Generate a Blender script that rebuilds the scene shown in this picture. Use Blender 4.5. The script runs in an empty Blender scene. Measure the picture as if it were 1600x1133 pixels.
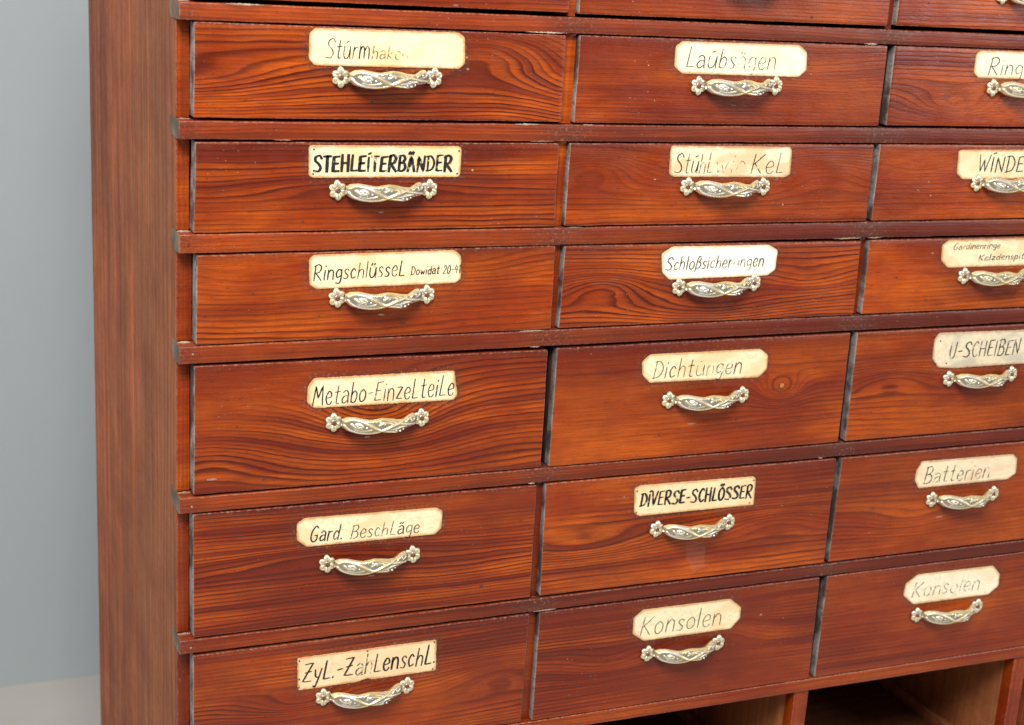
import bpy, math, random
import numpy as np
from mathutils import Matrix, Vector

# ------------------------------------------------------------------ scene, camera, light
sc = bpy.context.scene
col = sc.collection
sc.render.engine = 'CYCLES'
sc.render.resolution_x, sc.render.resolution_y = 1024, 725
sc.view_settings.view_transform = 'Standard'
sc.view_settings.look = 'None'
sc.view_settings.exposure = 0.0
sc.view_settings.gamma = 1.0

cd = bpy.data.cameras.new("camera")
cam = bpy.data.objects.new("camera", cd)
col.objects.link(cam)
cam.matrix_world = Matrix(((0.9242143608, 0.0506780132, -0.3784964388, -0.2865296877),
                           (-0.3773715038, 0.2729602190, -0.8849200342, -1.5066085770),
                           (0.0584684817, 0.9606895741, 0.2713981923, 0.4244847554),
                           (0, 0, 0, 1)))
cd.sensor_width = 36.0
cd.lens = 52.956
cd.clip_start = 0.05
cd.clip_end = 60
cd.dof.use_dof = True
cd.dof.focus_distance = 1.66
cd.dof.aperture_fstop = 7.1
sc.camera = cam

w = bpy.data.worlds.new("World")
sc.world = w
w.use_nodes = True
w.node_tree.nodes["Background"].inputs[0].default_value = (0.93, 0.96, 1.0, 1)
w.node_tree.nodes["Background"].inputs[1].default_value = 0.13


def area(name, loc, target, size, sy, power, color):
    d = bpy.data.lights.new(name, 'AREA')
    d.shape = 'RECTANGLE'
    d.size = size
    d.size_y = sy
    d.energy = power
    d.color = color
    o = bpy.data.objects.new(name, d)
    col.objects.link(o)
    o.location = loc
    o.rotation_euler = (Vector(target) - Vector(loc)).to_track_quat('-Z', 'Y').to_euler()
    return o


area("softbox_key", (-0.6, -1.95, 2.2), (0.45, 0, 0.05), 1.3, 1.0, 136, (1.0, 0.96, 0.9))
area("softbox_right", (3.5, -2.7, 1.25), (0.6, 0, 0.1), 2.0, 1.7, 74, (0.93, 0.96, 1.0))
area("softbox_left", (-2.6, -0.6, 1.2), (0.0, 0.4, -0.1), 1.6, 1.8, 50, (1.0, 0.98, 0.95))


# ------------------------------------------------------------------ materials
def new_mat(name):
    m = bpy.data.materials.new(name)
    m.use_nodes = True
    nt = m.node_tree
    nt.nodes.clear()
    out = nt.nodes.new('ShaderNodeOutputMaterial')
    b = nt.nodes.new('ShaderNodeBsdfPrincipled')
    nt.links.new(b.outputs[0], out.inputs[0])
    return m, nt, b


class NT:
    def __init__(s, nt): s.nt = nt
    def n(s, t, **k):
        x = s.nt.nodes.new(t)
        for a, b in k.items(): setattr(x, a, b)
        return x
    def L(s, a, b): s.nt.links.new(a, b)
    def val(s, sock, v):
        if hasattr(v, 'node'): s.L(v, sock)
        else: sock.default_value = v
    def math(s, op, a, b=0.0, c=None, clamp=False):
        x = s.n('ShaderNodeMath', operation=op); x.use_clamp = clamp
        s.val(x.inputs[0], a); s.val(x.inputs[1], b)
        if c is not None: s.val(x.inputs[2], c)
        return x.outputs[0]
    def attr(s, name): return s.n('ShaderNodeAttribute', attribute_name=name).outputs['Fac']
    def co(s, scale=(1, 1, 1), off=(0, 0, 0)):
        t = s.n('ShaderNodeTexCoord'); m = s.n('ShaderNodeMapping')
        m.inputs['Scale'].default_value = scale; m.inputs['Location'].default_value = off
        s.L(t.outputs['Object'], m.inputs[0]); return m.outputs[0]
    def noise(s, vec, scale=1.0, detail=2.0, rough=0.5, dist=0.0):
        x = s.n('ShaderNodeTexNoise'); s.L(vec, x.inputs['Vector'])
        x.inputs['Scale'].default_value = scale; x.inputs['Detail'].default_value = detail
        x.inputs['Roughness'].default_value = rough; x.inputs['Distortion'].default_value = dist
        return x.outputs[0]
    def ramp(s, f, stops):
        r = s.n('ShaderNodeValToRGB'); e = r.color_ramp.elements
        while len(e) < len(stops): e.new(0.5)
        for i, (p, c) in enumerate(stops):
            e[i].position = p
            e[i].color = (c, c, c, 1) if isinstance(c, (int, float)) else (*c, 1)
        s.L(f, r.inputs[0]); return r.outputs[0]
    def mr(s, v, a, b, c=0.0, d=1.0):
        x = s.n('ShaderNodeMapRange'); s.val(x.inputs[0], v)
        for i, q in enumerate((a, b, c, d)): s.val(x.inputs[1 + i], q)
        return x.outputs[0]
    def mix(s, f, a, b, mode='MIX'):
        x = s.n('ShaderNodeMix', data_type='RGBA', blend_type=mode)
        s.val(x.inputs[0], f)
        for i, q in ((6, a), (7, b)):
            if hasattr(q, 'node'): s.L(q, x.inputs[i])
            else: x.inputs[i].default_value = (*q, 1)
        return x.outputs[2]
    def bump(s, h, strength, dist):
        x = s.n('ShaderNodeBump'); s.val(x.inputs['Strength'], strength)
        x.inputs['Distance'].default_value = dist; s.L(h, x.inputs['Height']); return x.outputs[0]


def wood_material(name, light, mid, dark, red, vertical=False, rough=0.33, coat=0.35, contrast=1.0, spec=0.5):
    m, nt, b = new_mat(name)
    g = NT(nt)
    st = (1, 1, 1)
    if vertical:
        fine = g.noise(g.co((75, 75, 2.6)), 1, 5, 0.7)
        wig = g.noise(g.co((60, 60, 3)), 1, 3, 0.6)
        blot = g.noise(g.co((9, 9, 1.9)), 1, 4, 0.62)
    else:
        fine = g.noise(g.co((14, 500, 700)), 1, 3, 0.65)
        wig = g.noise(g.co((9, 40, 60)), 1, 3, 0.6)
        blot = g.noise(g.co((5, 9, 16)), 1, 4, 0.6)
    ring = g.math('ADD', g.attr('ring'), g.math('MULTIPLY', g.math('SUBTRACT', wig, 0.5), 1.0))
    fl = g.math('FLOOR', ring)
    t = g.math('SUBTRACT', ring, fl)
    wn = g.n('ShaderNodeTexWhiteNoise', noise_dimensions='1D'); g.L(fl, wn.inputs['W'])
    rnd = wn.outputs['Value']
    prof = g.ramp(t, [(0.0, 0.0), (0.25, 0.03), (0.52, 0.22), (0.74, 0.8), (0.88, 1.0), (0.96, 0.6), (1.0, 0.02)])
    amp = g.math('MULTIPLY', g.attr('contrast'), g.mr(rnd, 0, 1, 0.42, 1.0))
    d = g.math('MULTIPLY', prof, g.math('MULTIPLY', amp, contrast), clamp=True)
    # colour: earlywood orange, latewood brown, stained patches
    bl = g.ramp(blot, [(0.40, 0.0), (0.60, 1.0)])
    base = g.mix(bl, light, mid)
    nb = g.n('ShaderNodeTexNoise', noise_dimensions='1D'); g.L(g.math('MULTIPLY', ring, 0.33), nb.inputs['W'])
    nb.inputs['Scale'].default_value = 1.0; nb.inputs['Detail'].default_value = 2.0
    band = g.mr(nb.outputs[0], 0.42, 0.66, -0.12, 0.55)
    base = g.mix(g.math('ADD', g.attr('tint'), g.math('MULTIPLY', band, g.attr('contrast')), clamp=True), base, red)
    c = g.mix(d, base, dark)
    c = g.mix(g.math('MULTIPLY', g.ramp(fine, [(0.38, 0.0), (0.68, 1.0)]), 0.5), c, dark)
    # dark pores and dents
    sp = g.noise(g.co((260, 260, 120) if vertical else (130, 200, 430)), 1, 2, 0.5)
    c = g.mix(g.math('MULTIPLY', g.ramp(sp, [(0.635, 0.0), (0.72, 1.0)]), 0.55), c, (0.035, 0.012, 0.008))
    gate = g.noise(g.co((11, 11, 17), (3.1, 1.7, 0.3)), 1, 2)
    sp2 = g.noise(g.co((330, 330, 420), (5, 2, 9)), 1, 1, 0.5)
    k2 = g.math('MULTIPLY', g.ramp(sp2, [(0.72, 0.0), (0.765, 1.0)]), g.ramp(gate, [(0.50, 0.0), (0.62, 1.0)]))
    c = g.mix(g.math('MULTIPLY', k2, 0.75), c, (0.48, 0.33, 0.26))
    # broad dirty film
    film = g.noise(g.co((7, 7, 10), (8, 1, 4)), 1, 5, 0.7)
    c = g.mix(g.math('MULTIPLY', g.ramp(film, [(0.42, 0.0), (0.72, 1.0)]), 0.5), c, (0.11, 0.020, 0.008))
    # worn lacquer along arrises and glue residue near the cards
    gn = g.noise(g.co((240, 240, 240), (1, 7, 2)), 1, 3, 0.7)
    wear = g.math('MULTIPLY', g.attr('wear'), g.ramp(gn, [(0.42, 0.0), (0.62, 1.0)]))
    c = g.mix(g.math('MULTIPLY', wear, 0.75), c, (0.42, 0.24, 0.17))
    gm = g.math('MULTIPLY', g.attr('grime'), g.ramp(g.noise(g.co((300, 300, 300), (4, 4, 4)), 1, 4, 0.75), [(0.40, 0.0), (0.56, 1.0)]))
    c = g.mix(g.math('MULTIPLY', gm, 0.75), c, g.mix(g.ramp(gn, [(0.55, 0.0), (0.62, 1.0)]), (0.07, 0.030, 0.022), (0.26, 0.16, 0.12)))
    g.L(c, b.inputs['Base Color'])
    rr = g.noise(g.co((30, 30, 45)), 1, 4, 0.7)
    g.L(g.math('ADD', g.mr(rr, 0.3, 0.7, rough - 0.07, rough + 0.16), g.math('MULTIPLY', wear, 0.3)), b.inputs['Roughness'])
    b.inputs['Specular IOR Level'].default_value = spec
    b.inputs['Coat Weight'].default_value = coat
    b.inputs['Coat Roughness'].default_value = 0.22
    g.L(g.bump(g.math('ADD', g.math('MULTIPLY', d, -0.6), g.math('ADD', g.math('MULTIPLY', fine, -0.5), g.math('MULTIPLY', sp, -0.5))), 0.55, 0.0006), b.inputs['Normal'])
    return m


M_WOOD = wood_material("stained_pine", (0.62, 0.113, 0.0045), (0.375, 0.046, 0.0032), (0.082, 0.0080, 0.0022), (0.175, 0.0165, 0.0045),
                       rough=0.29, coat=0.08, spec=0.34, contrast=1.1)
M_SIDE = wood_material("side_pine", (0.50, 0.135, 0.045), (0.25, 0.068, 0.026), (0.10, 0.030, 0.014), (0.33, 0.118, 0.046),
                       vertical=True, rough=0.6, coat=0.0, contrast=0.75, spec=0.16)
M_RAIL = wood_material("rail_pine", (0.52, 0.085, 0.0060), (0.34, 0.044, 0.0045), (0.085, 0.0095, 0.0030), (0.105, 0.0120, 0.0050),
                       rough=0.36, coat=0.06, spec=0.34, contrast=1.1)
M_PART = wood_material("tan_partition_pine", (0.56, 0.20, 0.065), (0.38, 0.125, 0.042), (0.17, 0.055, 0.024), (0.25, 0.085, 0.035),
                       vertical=True, rough=0.55, coat=0.0, spec=0.3)
M_INNER = wood_material("raw_inner_pine", (0.26, 0.10, 0.035), (0.18, 0.066, 0.024), (0.09, 0.032, 0.014), (0.12, 0.045, 0.02),
                        vertical=True, rough=0.6, coat=0.0, spec=0.3)


def worn_material(name, a, bcol, rough=0.6, scale=(300, 300, 60), dark=(0.03, 0.025, 0.025)):
    m, nt, b = new_mat(name)
    g = NT(nt)
    n = g.noise(g.co(scale), 1, 4, 0.7)
    n2 = g.noise(g.co((25, 25, 25)), 1, 3, 0.6)
    c = g.mix(g.ramp(n2, [(0.42, 0.0), (0.58, 1.0)]), a, bcol)
    c = g.mix(g.math('MULTIPLY', g.ramp(n, [(0.52, 0.0), (0.7, 1.0)]), 0.7), c, dark)
    g.L(c, b.inputs['Base Color'])
    b.inputs['Roughness'].default_value = rough
    g.L(g.bump(n, 0.6, 0.0008), b.inputs['Normal'])
    return m


M_END = worn_material("worn_grey_edge", (0.28, 0.245, 0.23), (0.075, 0.055, 0.052), 0.5, (260, 60, 420))
M_RAILEND = worn_material("rail_end_grain", (0.19, 0.125, 0.08), (0.09, 0.058, 0.036), 0.7)
M_PUTTY = worn_material("old_glue", (0.52, 0.40, 0.29), (0.34, 0.22, 0.15), 0.8, (500, 500, 500), (0.12, 0.06, 0.03))
M_SCREW = worn_material("rusty_screw", (0.30, 0.10, 0.07), (0.17, 0.06, 0.045), 0.45, (900, 900, 900))
M_TACK = worn_material("dark_tack", (0.05, 0.035, 0.02), (0.10, 0.07, 0.03), 0.5, (900, 900, 900))
M_HOLE_GAPSHADE = worn_material("dark_dent_gap_shade", (0.05, 0.02, 0.015), (0.09, 0.045, 0.035), 0.7, (900, 900, 900))  # dents and holes; also the painted shade and dirt deep between drawers
M_SCUFF = worn_material("pale_scuff", (0.42, 0.27, 0.2), (0.26, 0.11, 0.06), 0.6, (700, 700, 900), (0.2, 0.05, 0.02))


def metal_material():
    m, nt, b = new_mat("cast_brassy_metal")
    g = NT(nt)
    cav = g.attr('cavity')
    n = g.noise(g.co((55, 55, 55)), 1, 3, 0.6)
    n3 = g.noise(g.co((900, 900, 900)), 1, 2, 0.6)
    c = g.mix(g.ramp(n, [(0.42, 0.0), (0.62, 1.0)]), (0.86, 0.86, 0.83), (0.84, 0.73, 0.46))
    oi = g.n('ShaderNodeObjectInfo')
    c = g.mix(g.mr(oi.outputs['Random'], 0, 1, 0.15, 0.75), c, (0.80, 0.70, 0.47))
    c = g.mix(g.math('MULTIPLY', g.attr('brass'), 0.9, clamp=True), c, (0.72, 0.55, 0.24))
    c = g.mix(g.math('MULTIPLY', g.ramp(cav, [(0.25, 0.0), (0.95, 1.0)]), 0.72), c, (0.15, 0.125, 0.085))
    g.L(c, b.inputs['Base Color'])
    b.inputs['Metallic'].default_value = 0.6
    g.L(g.math('ADD', g.mr(n3, 0.3, 0.7, 0.22, 0.40), g.mr(oi.outputs['Random'], 0, 1, 0.0, 0.12)), b.inputs['Roughness'])
    g.L(g.bump(n3, 0.3, 0.0003), b.inputs['Normal'])
    return m


M_METAL = metal_material()


def card_material(name, centre, edge, stain, stain_amt=0.5, off=0.0, white=0.0):
    m, nt, b = new_mat(name)
    g = NT(nt)
    n = g.noise(g.co((55, 55, 75), (off, 0, off * 1.7)), 1, 5, 0.65)
    n2 = g.noise(g.co((16, 16, 30), (off * 2.3, 0, off)), 1, 3, 0.55)
    e = g.math('ADD', g.attr('edge'), g.math('MULTIPLY', g.math('SUBTRACT', n, 0.5), 1.3))
    c = g.mix(g.math('MULTIPLY', g.ramp(n2, [(0.50, 0.0), (0.60, 1.0)]), stain_amt), centre, stain)
    # tide line of an old water stain
    tl = g.ramp(n2, [(0.455, 0.0), (0.47, 0.55), (0.485, 0.0)])
    c = g.mix(g.math('MULTIPLY', tl, 0.6), c, edge)
    c = g.mix(g.math('MULTIPLY', g.ramp(e, [(0.28, 0.0), (0.85, 1.0)]), 0.95), c, edge)
    fl = g.noise(g.co((420, 420, 420), (off, 2, 3)), 1, 2, 0.5)
    c = g.mix(g.math('MULTIPLY', g.ramp(fl, [(0.66, 0.0), (0.74, 1.0)]), 0.25), c, edge)
    g.L(c, b.inputs['Base Color'])
    b.inputs['Roughness'].default_value = 0.42
    b.inputs['Coat Weight'].default_value = 0.1
    g.L(g.bump(n, 0.35, 0.0006), b.inputs['Normal'])
    return m


def ink_material(name, colr):
    m, nt, b = new_mat(name)
    g = NT(nt)
    n = g.noise(g.co((420, 420, 420)), 1, 3, 0.6)
    n2 = g.noise(g.co((120, 120, 160), (3, 3, 3)), 1, 2, 0.5)
    nn = g.math('ADD', g.math('MULTIPLY', n, 0.45), g.math('MULTIPLY', n2, 0.55))
    f = g.attr('fade')
    # fade 0: solid ink ; 1: only scattered remains
    a = g.math('SUBTRACT', 1.0, g.mr(g.math('SUBTRACT', g.mr(f, 0, 1, 0.05, 0.66), g.mr(nn, 0.34, 0.66, 0.0, 1.0)), -0.22, 0.22, 0.0, 1.0), clamp=True)
    a = g.math('MULTIPLY', a, g.mr(f, 0, 1, 1.0, 0.62))
    b.inputs['Base Color'].default_value = (*colr, 1)
    b.inputs['Roughness'].default_value = 0.5
    g.L(a, b.inputs['Alpha'])
    return m


M_INK = ink_material("black_ink", (0.012, 0.012, 0.014))
M_INKB = ink_material("thin_ink", (0.02, 0.02, 0.018))

# ------------------------------------------------------------------ mesh helpers
def link(name, me, mats, parent=None):
    o = bpy.data.objects.new(name, me)
    for m in mats: me.materials.append(m)
    col.objects.link(o)
    if parent: o.parent = parent
    return o


def empty(name, loc, label=None, cat=None, group=None):
    o = bpy.data.objects.new(name, None)
    o.empty_display_size = 0.02
    o.location = loc
    col.objects.link(o)
    if label: o['label'] = label
    if cat: o['category'] = cat
    if group: o['group'] = group
    return o


def add_attr(me, name, arr):
    a = me.attributes.new(name, 'FLOAT', 'POINT')
    a.data.foreach_set('value', np.asarray(arr, dtype=np.float32))


def axis_coords(a, b, r, step):
    n = max(2, int(round((b - a - 2 * r) / step)))
    return np.concatenate([[a, a + 0.3 * r], np.linspace(a + r, b - r, n + 1), [b - 0.3 * r, b]])


def rbox(x0, x1, y0, y1, z0, z1, r, sx, sy, sz):
    """surface of a finely divided box with rounded arrises -> verts(np), faces, face normal axis/sign"""
    X, Y, Z = axis_coords(x0, x1, r, sx), axis_coords(y0, y1, r, sy), axis_coords(z0, z1, r, sz)
    nx, ny, nz = len(X), len(Y), len(Z)
    idx = {}
    V = []
    def vid(i, j, k):
        q = (i, j, k)
        if q not in idx:
            idx[q] = len(V)
            V.append((X[i], Y[j], Z[k]))
        return idx[q]
    F = []
    kind = []
    for i in range(nx - 1):
        for k in range(nz - 1):
            F.append((vid(i, 0, k), vid(i + 1, 0, k), vid(i + 1, 0, k + 1), vid(i, 0, k + 1))); kind.append('-y')
            F.append((vid(i, ny - 1, k), vid(i, ny - 1, k + 1), vid(i + 1, ny - 1, k + 1), vid(i + 1, ny - 1, k))); kind.append('+y')
        for j in range(ny - 1):
            F.append((vid(i, j, 0), vid(i, j + 1, 0), vid(i + 1, j + 1, 0), vid(i + 1, j, 0))); kind.append('-z')
            F.append((vid(i, j, nz - 1), vid(i + 1, j, nz - 1), vid(i + 1, j + 1, nz - 1), vid(i, j + 1, nz - 1))); kind.append('+z')
    for j in range(ny - 1):
        for k in range(nz - 1):
            F.append((vid(0, j, k), vid(0, j, k + 1), vid(0, j + 1, k + 1), vid(0, j + 1, k))); kind.append('-x')
            F.append((vid(nx - 1, j, k), vid(nx - 1, j + 1, k), vid(nx - 1, j + 1, k + 1), vid(nx - 1, j, k + 1))); kind.append('+x')
    V = np.array(V)
    lo = np.array([x0 + r, y0 + r, z0 + r]); hi = np.array([x1 - r, y1 - r, z1 - r])
    C = np.clip(V, lo, hi)
    D = V - C
    n = np.linalg.norm(D, axis=1)
    nd = (np.abs(D) > 1e-9).sum(axis=1)
    V = C + D / np.maximum(n, 1e-9)[:, None] * r
    return V, F, kind, nd


def snoise(seed, n=7, fx=6.0, fz=30.0):
    r = np.random.RandomState(seed)
    a = r.uniform(0.35, 1.0, n); a /= a.sum()
    kx = r.uniform(-1, 1, n) * fx * 2; kz = r.uniform(-1, 1, n) * fz * 2; ph = r.uniform(0, 6.28, n)
    return lambda x, z: sum(a[i] * np.sin(kx[i] * x + kz[i] * z + ph[i]) for i in range(n))


def field(seed, dens=185, amp=0.010, bumps=(), slope=0.0, fx=6.0, fz=28.0):
    f1 = snoise(seed, 7, fx, fz)
    f2 = snoise(seed + 77, 7, fx * 4, fz * 2)
    def F(x, z):
        v = z + slope * x + amp * f1(x, z) + amp * 0.10 * f2(x, z)
        for (bx, bz, ax, az, A) in bumps:
            v = v + A * np.exp(-((x - bx) / ax) ** 2 - ((z - bz) / az) ** 2)
        return v * dens + seed * 13.7
    return F


def board(name, x0, x1, y0, y1, z0, z1, parent, mats, seed=0, axis='x', r=0.0012, tint=0.0, contrast=0.8,
          warp=None, fieldf=None, grime=None, endmat=None, deepmat=None, step=None, wear=1.0, dens=185, amp=0.010, jit=0.00012):
    if step is None: step = (0.012, 0.012, 0.012)
    V, F, kind, nd = rbox(x0, x1, y0, y1, z0, z1, r, *step)
    ff = fieldf or field(seed, dens, amp)
    V0 = V[:, 0].copy(); Y0 = V[:, 1].copy()
    if axis == 'x':
        ring = ff(V[:, 0] - x0, (V[:, 2] - (z0 + z1) / 2) + 0.55 * (V[:, 1] - y0))
    elif axis == 'z':
        ring = ff(V[:, 2] - z0, (V[:, 0] - x0) * 0.8 + 1.0 * (V[:, 1] - y0))
    else:
        ring = ff(V[:, 1] - y0, (V[:, 2] - z0) + 0.9 * (V[:, 0] - x0))
    we = np.where(nd >= 2, 1.0, 0.0) * wear
    gr = grime(V[:, 0], V[:, 2]) if grime is not None else np.zeros(len(V))
    nz_ = snoise(seed + 5, 9, 90, 90)
    V[:, 1] += nz_(V[:, 0] + V[:, 1], V[:, 2]) * jit * 3
    V[:, 2] += snoise(seed + 6, 9, 70, 20)(V[:, 0], V[:, 1]) * jit * 3
    V[:, 0] += snoise(seed + 8, 9, 20, 70)(V[:, 1], V[:, 2]) * jit * 3
    if warp is not None: V = warp(V)
    me = bpy.data.meshes.new(name)
    me.from_pydata(V.tolist(), [], F)
    add_attr(me, 'ring', ring)
    add_attr(me, 'tint', np.full(len(V), tint) if np.isscalar(tint) else tint)
    add_attr(me, 'contrast', np.full(len(V), contrast))
    add_attr(me, 'wear', we)
    add_attr(me, 'grime', gr)
    me.polygons.foreach_set('use_smooth', [True] * len(F))
    if endmat:
        fx_ = [sum(V0[v] for v in f) / 4 for f in F]
        me.polygons.foreach_set('material_index', [1 if (k in ('-x', '+x') or xx < x0 + r * 0.45 or xx > x1 - r * 0.25) else 0 for k, xx in zip(kind, fx_)])
        mats = mats + [endmat]
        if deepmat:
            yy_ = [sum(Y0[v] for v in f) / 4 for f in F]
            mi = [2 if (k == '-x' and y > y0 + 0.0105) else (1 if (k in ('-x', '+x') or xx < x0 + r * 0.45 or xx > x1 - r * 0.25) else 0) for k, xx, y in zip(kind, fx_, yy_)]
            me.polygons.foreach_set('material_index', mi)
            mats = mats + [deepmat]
    me.update()
    return link(name, me, mats, parent)


def local(o, root):
    """keep world-built geometry in place when parented to an Empty standing elsewhere"""
    o.parent = root
    o.matrix_parent_inverse = Matrix.Translation(-Vector(root.location))
    return o


# ------------------------------------------------------------------ setting
def sheet(name, verts, mat):
    me = bpy.data.meshes.new(name)
    me.from_pydata(verts, [], [(0, 1, 2, 3)])
    o = link(name, me, [mat])
    o['kind'] = 'structure'
    return o


def plaster():
    m, nt, b = new_mat("painted_wall")
    g = NT(nt)
    n = g.noise(g.co((1.3, 1.3, 1.3)), 1, 5, 0.6)
    n2 = g.noise(g.co((60, 60, 60)), 1, 4, 0.6)
    c = g.mix(g.ramp(n, [(0.3, 0.0), (0.7, 1.0)]), (0.37, 0.412, 0.44), (0.40, 0.44, 0.465))
    g.L(c, b.inputs['Base Color'])
    b.inputs['Roughness'].default_value = 0.75
    g.L(g.bump(n2, 0.3, 0.002), b.inputs['Normal'])
    return m


def concrete():
    m, nt, b = new_mat("pale_floor")
    g = NT(nt)
    n = g.noise(g.co((3, 3, 3)), 1, 6, 0.65)
    c = g.mix(g.ramp(n, [(0.3, 0.0), (0.7, 1.0)]), (0.46, 0.44, 0.41), (0.54, 0.515, 0.48))
    g.L(c, b.inputs['Base Color'])
    b.inputs['Roughness'].default_value = 0.6
    return m


FZ = -1.146
WY = 1.5
sheet("wall", [(-5, WY, FZ), (6, WY, FZ), (6, WY, 2.2), (-5, WY, 2.2)], plaster())
sheet("floor", [(-5, -5, FZ), (6, -5, FZ), (6, WY + 0.05, FZ), (-5, WY + 0.05, FZ)], concrete())
# ------------------------------------------------------------------ cabinet
XL, XR = -0.015, 1.238
CB = empty("drawer_cabinet", (0.6, 0.3, FZ),
           "tall stained red pine shop cabinet with rows of labelled drawers and open compartments below", "cabinet")


def CBd(*a, **k):
    o = board(*a, **k)
    return local(o, CB)


rails = [(0.3456, 0.3285), (0.2307, 0.2123), (0.1161, 0.0965), (-0.0015, -0.0205), (-0.1685, -0.1862), (-0.3345, -0.3510)]
BOT = (-0.4995, -0.5165)
# planks of the left side
sp = empty("side_panel", (XL, 0.33, FZ)); local(sp, CB)
Mi = Matrix.Translation(-(Vector(sp.location)))
for i, (ya, yb, tn, cn) in enumerate([(0.0232, 0.1828, 0.75, 0.8), (0.1834, 0.3120, 0.6, 0.9), (0.3127, 0.690, 0.05, 0.8)]):
    o = board("plank", XL, XL + 0.011, ya, yb, FZ, 0.58, None, [M_SIDE], seed=31 + i, axis='z', r=0.0012, tint=tn,
              contrast=cn, step=(0.01, 0.012, 0.03), dens=[42, 60, 26][i], amp=0.02, wear=0.25)
    o.parent = sp
    o.matrix_parent_inverse = Matrix.Translation(-Vector(sp.location))
sp.matrix_parent_inverse = Matrix.Translation(-Vector(CB.location))

# front stile pieces between the rails (left), reddish and shiny
zs = [(0.58, 0.474)] + [(0.4555, 0.3458)] + [(rails[i][1] - 0.0004, rails[i + 1][0] + 0.0004) for i in range(5)] + [(rails[5][1] - 0.0004, BOT[0] + 0.0004), (BOT[1], FZ)]
random.seed(4)
for i, (za, zb) in enumerate(zs):
    CBd("stile", XL + 0.0004, [-.0006, -.0008, -.0010, -.0010, .0016, -.0005, -.0013, -.0008, -.0006][i], 0.0205, 0.040, zb, za, None, [M_WOOD], seed=50 + i, axis='z', r=0.0015,
        tint=[0.4, 0.5, 0.45, 0.25, 0.65, 0.15, 0.6, 0.85, 0.5][i], contrast=0.35, step=(0.006, 0.007, 0.01), dens=260, amp=0.004, wear=0.35)
CBd("side_board", XR - 0.012, XR, 0.0235, 0.690, FZ, 0.58, None, [M_SIDE], seed=77, axis='z', step=(0.01, 0.03, 0.04), r=0.0012)
CBd("top_board", XL - 0.02, XR + 0.02, -0.02, 0.70, 0.5805, 0.605, None, [M_WOOD], seed=78, step=(0.04, 0.03, 0.01))
CBd("back_panel", XL + 0.012, XR - 0.013, 0.674, 0.686, FZ + 0.02, 0.575, None, [M_INNER], seed=79, axis='z', step=(0.05, 0.01, 0.05))
top_rails = [(0.5795, 0.4745)]
CBd("rail", XL + 0.001, XR - 0.001, 0.0, 0.03, 0.4750, 0.5795, None, [M_WOOD], seed=80, step=(0.01, 0.01, 0.01))


def d_profile(name, yb, za, zb, parent):
    """end of a rail let into the side: flat top, rounded lower back corner, 0.8 mm proud"""
    h = za - zb
    pts = [(0.0006, za - 0.0006), (yb - 0.001, za), (yb, za - 0.001)]
    rr = h * 0.62
    for k in range(7):
        a = k / 6 * math.pi / 2
        pts.append((yb - rr * 0.8 + rr * 0.8 * math.cos(a), zb + rr - rr * math.sin(a)))
    pts.append((0.0006, zb + 0.0004))
    V = [(XL - 0.0008, y, z) for y, z in pts] + [(XL + 0.0008, y, z) for y, z in pts]
    n = len(pts)
    F = [tuple(range(n))] + [(i, i + n, (i + 1) % n + n, (i + 1) % n) for i in range(n)]
    me = bpy.data.meshes.new(name)
    me.from_pydata(V, [], F)
    o = link(name, me, [M_RAILEND], parent)
    return o


def blob(name, c, sx, sy, sz, mat, seed, parent, nu=8, nv=5):
    r = random.Random(seed)
    V, F = [], []
    for j in range(nv + 1):
        th = math.pi * j / nv
        for i in range(nu):
            ph = 2 * math.pi * i / nu
            k = 1 + r.uniform(-0.3, 0.3)
            V.append((c[0] + sx * k * math.sin(th) * math.cos(ph), c[1] + sy * math.sin(th) * math.sin(ph), c[2] + sz * k * math.cos(th)))
    for j in range(nv):
        for i in range(nu):
            F.append((j * nu + i, (j + 1) * nu + i, (j + 1) * nu + (i + 1) % nu, j * nu + (i + 1) % nu))
    me = bpy.data.meshes.new(name)
    me.from_pydata(V, [], F)
    me.polygons.foreach_set('use_smooth', [True] * len(F))
    return link(name, me, [mat], parent)


def disc(name, c, r, mat, parent, seed=0, sq=1.0, thick=0.0003, n=12, dome=0.0):
    rd = random.Random(seed)
    V = [(c[0], c[1] - thick - dome, c[2])]
    for i in range(n):
        a = 2 * math.pi * i / n
        k = r * (1 + rd.uniform(-0.18, 0.18) * (0 if dome else 1))
        V.append((c[0] + k * math.cos(a) * sq, c[1] - thick, c[2] + k * math.sin(a)))
    for i in range(n):
        a = 2 * math.pi * i / n
        V.append((c[0] + r * 1.05 * math.cos(a) * sq, c[1] + 0.0006, c[2] + r * 1.05 * math.sin(a)))
    F = [(0, 1 + (i + 1) % n, 1 + i) for i in range(n)] + [(1 + i, 1 + (i + 1) % n, 1 + n + (i + 1) % n, 1 + n + i) for i in range(n)]
    me = bpy.data.meshes.new(name)
    me.from_pydata(V, [], F)
    if dome: me.polygons.foreach_set('use_smooth', [True] * len(F))
    return link(name, me, [mat], parent)


def child(o, par, wpar):
    """par: parent object whose world position is wpar"""
    o.parent = par
    o.matrix_parent_inverse = Matrix.Translation(-Vector(wpar))
    return o


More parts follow.
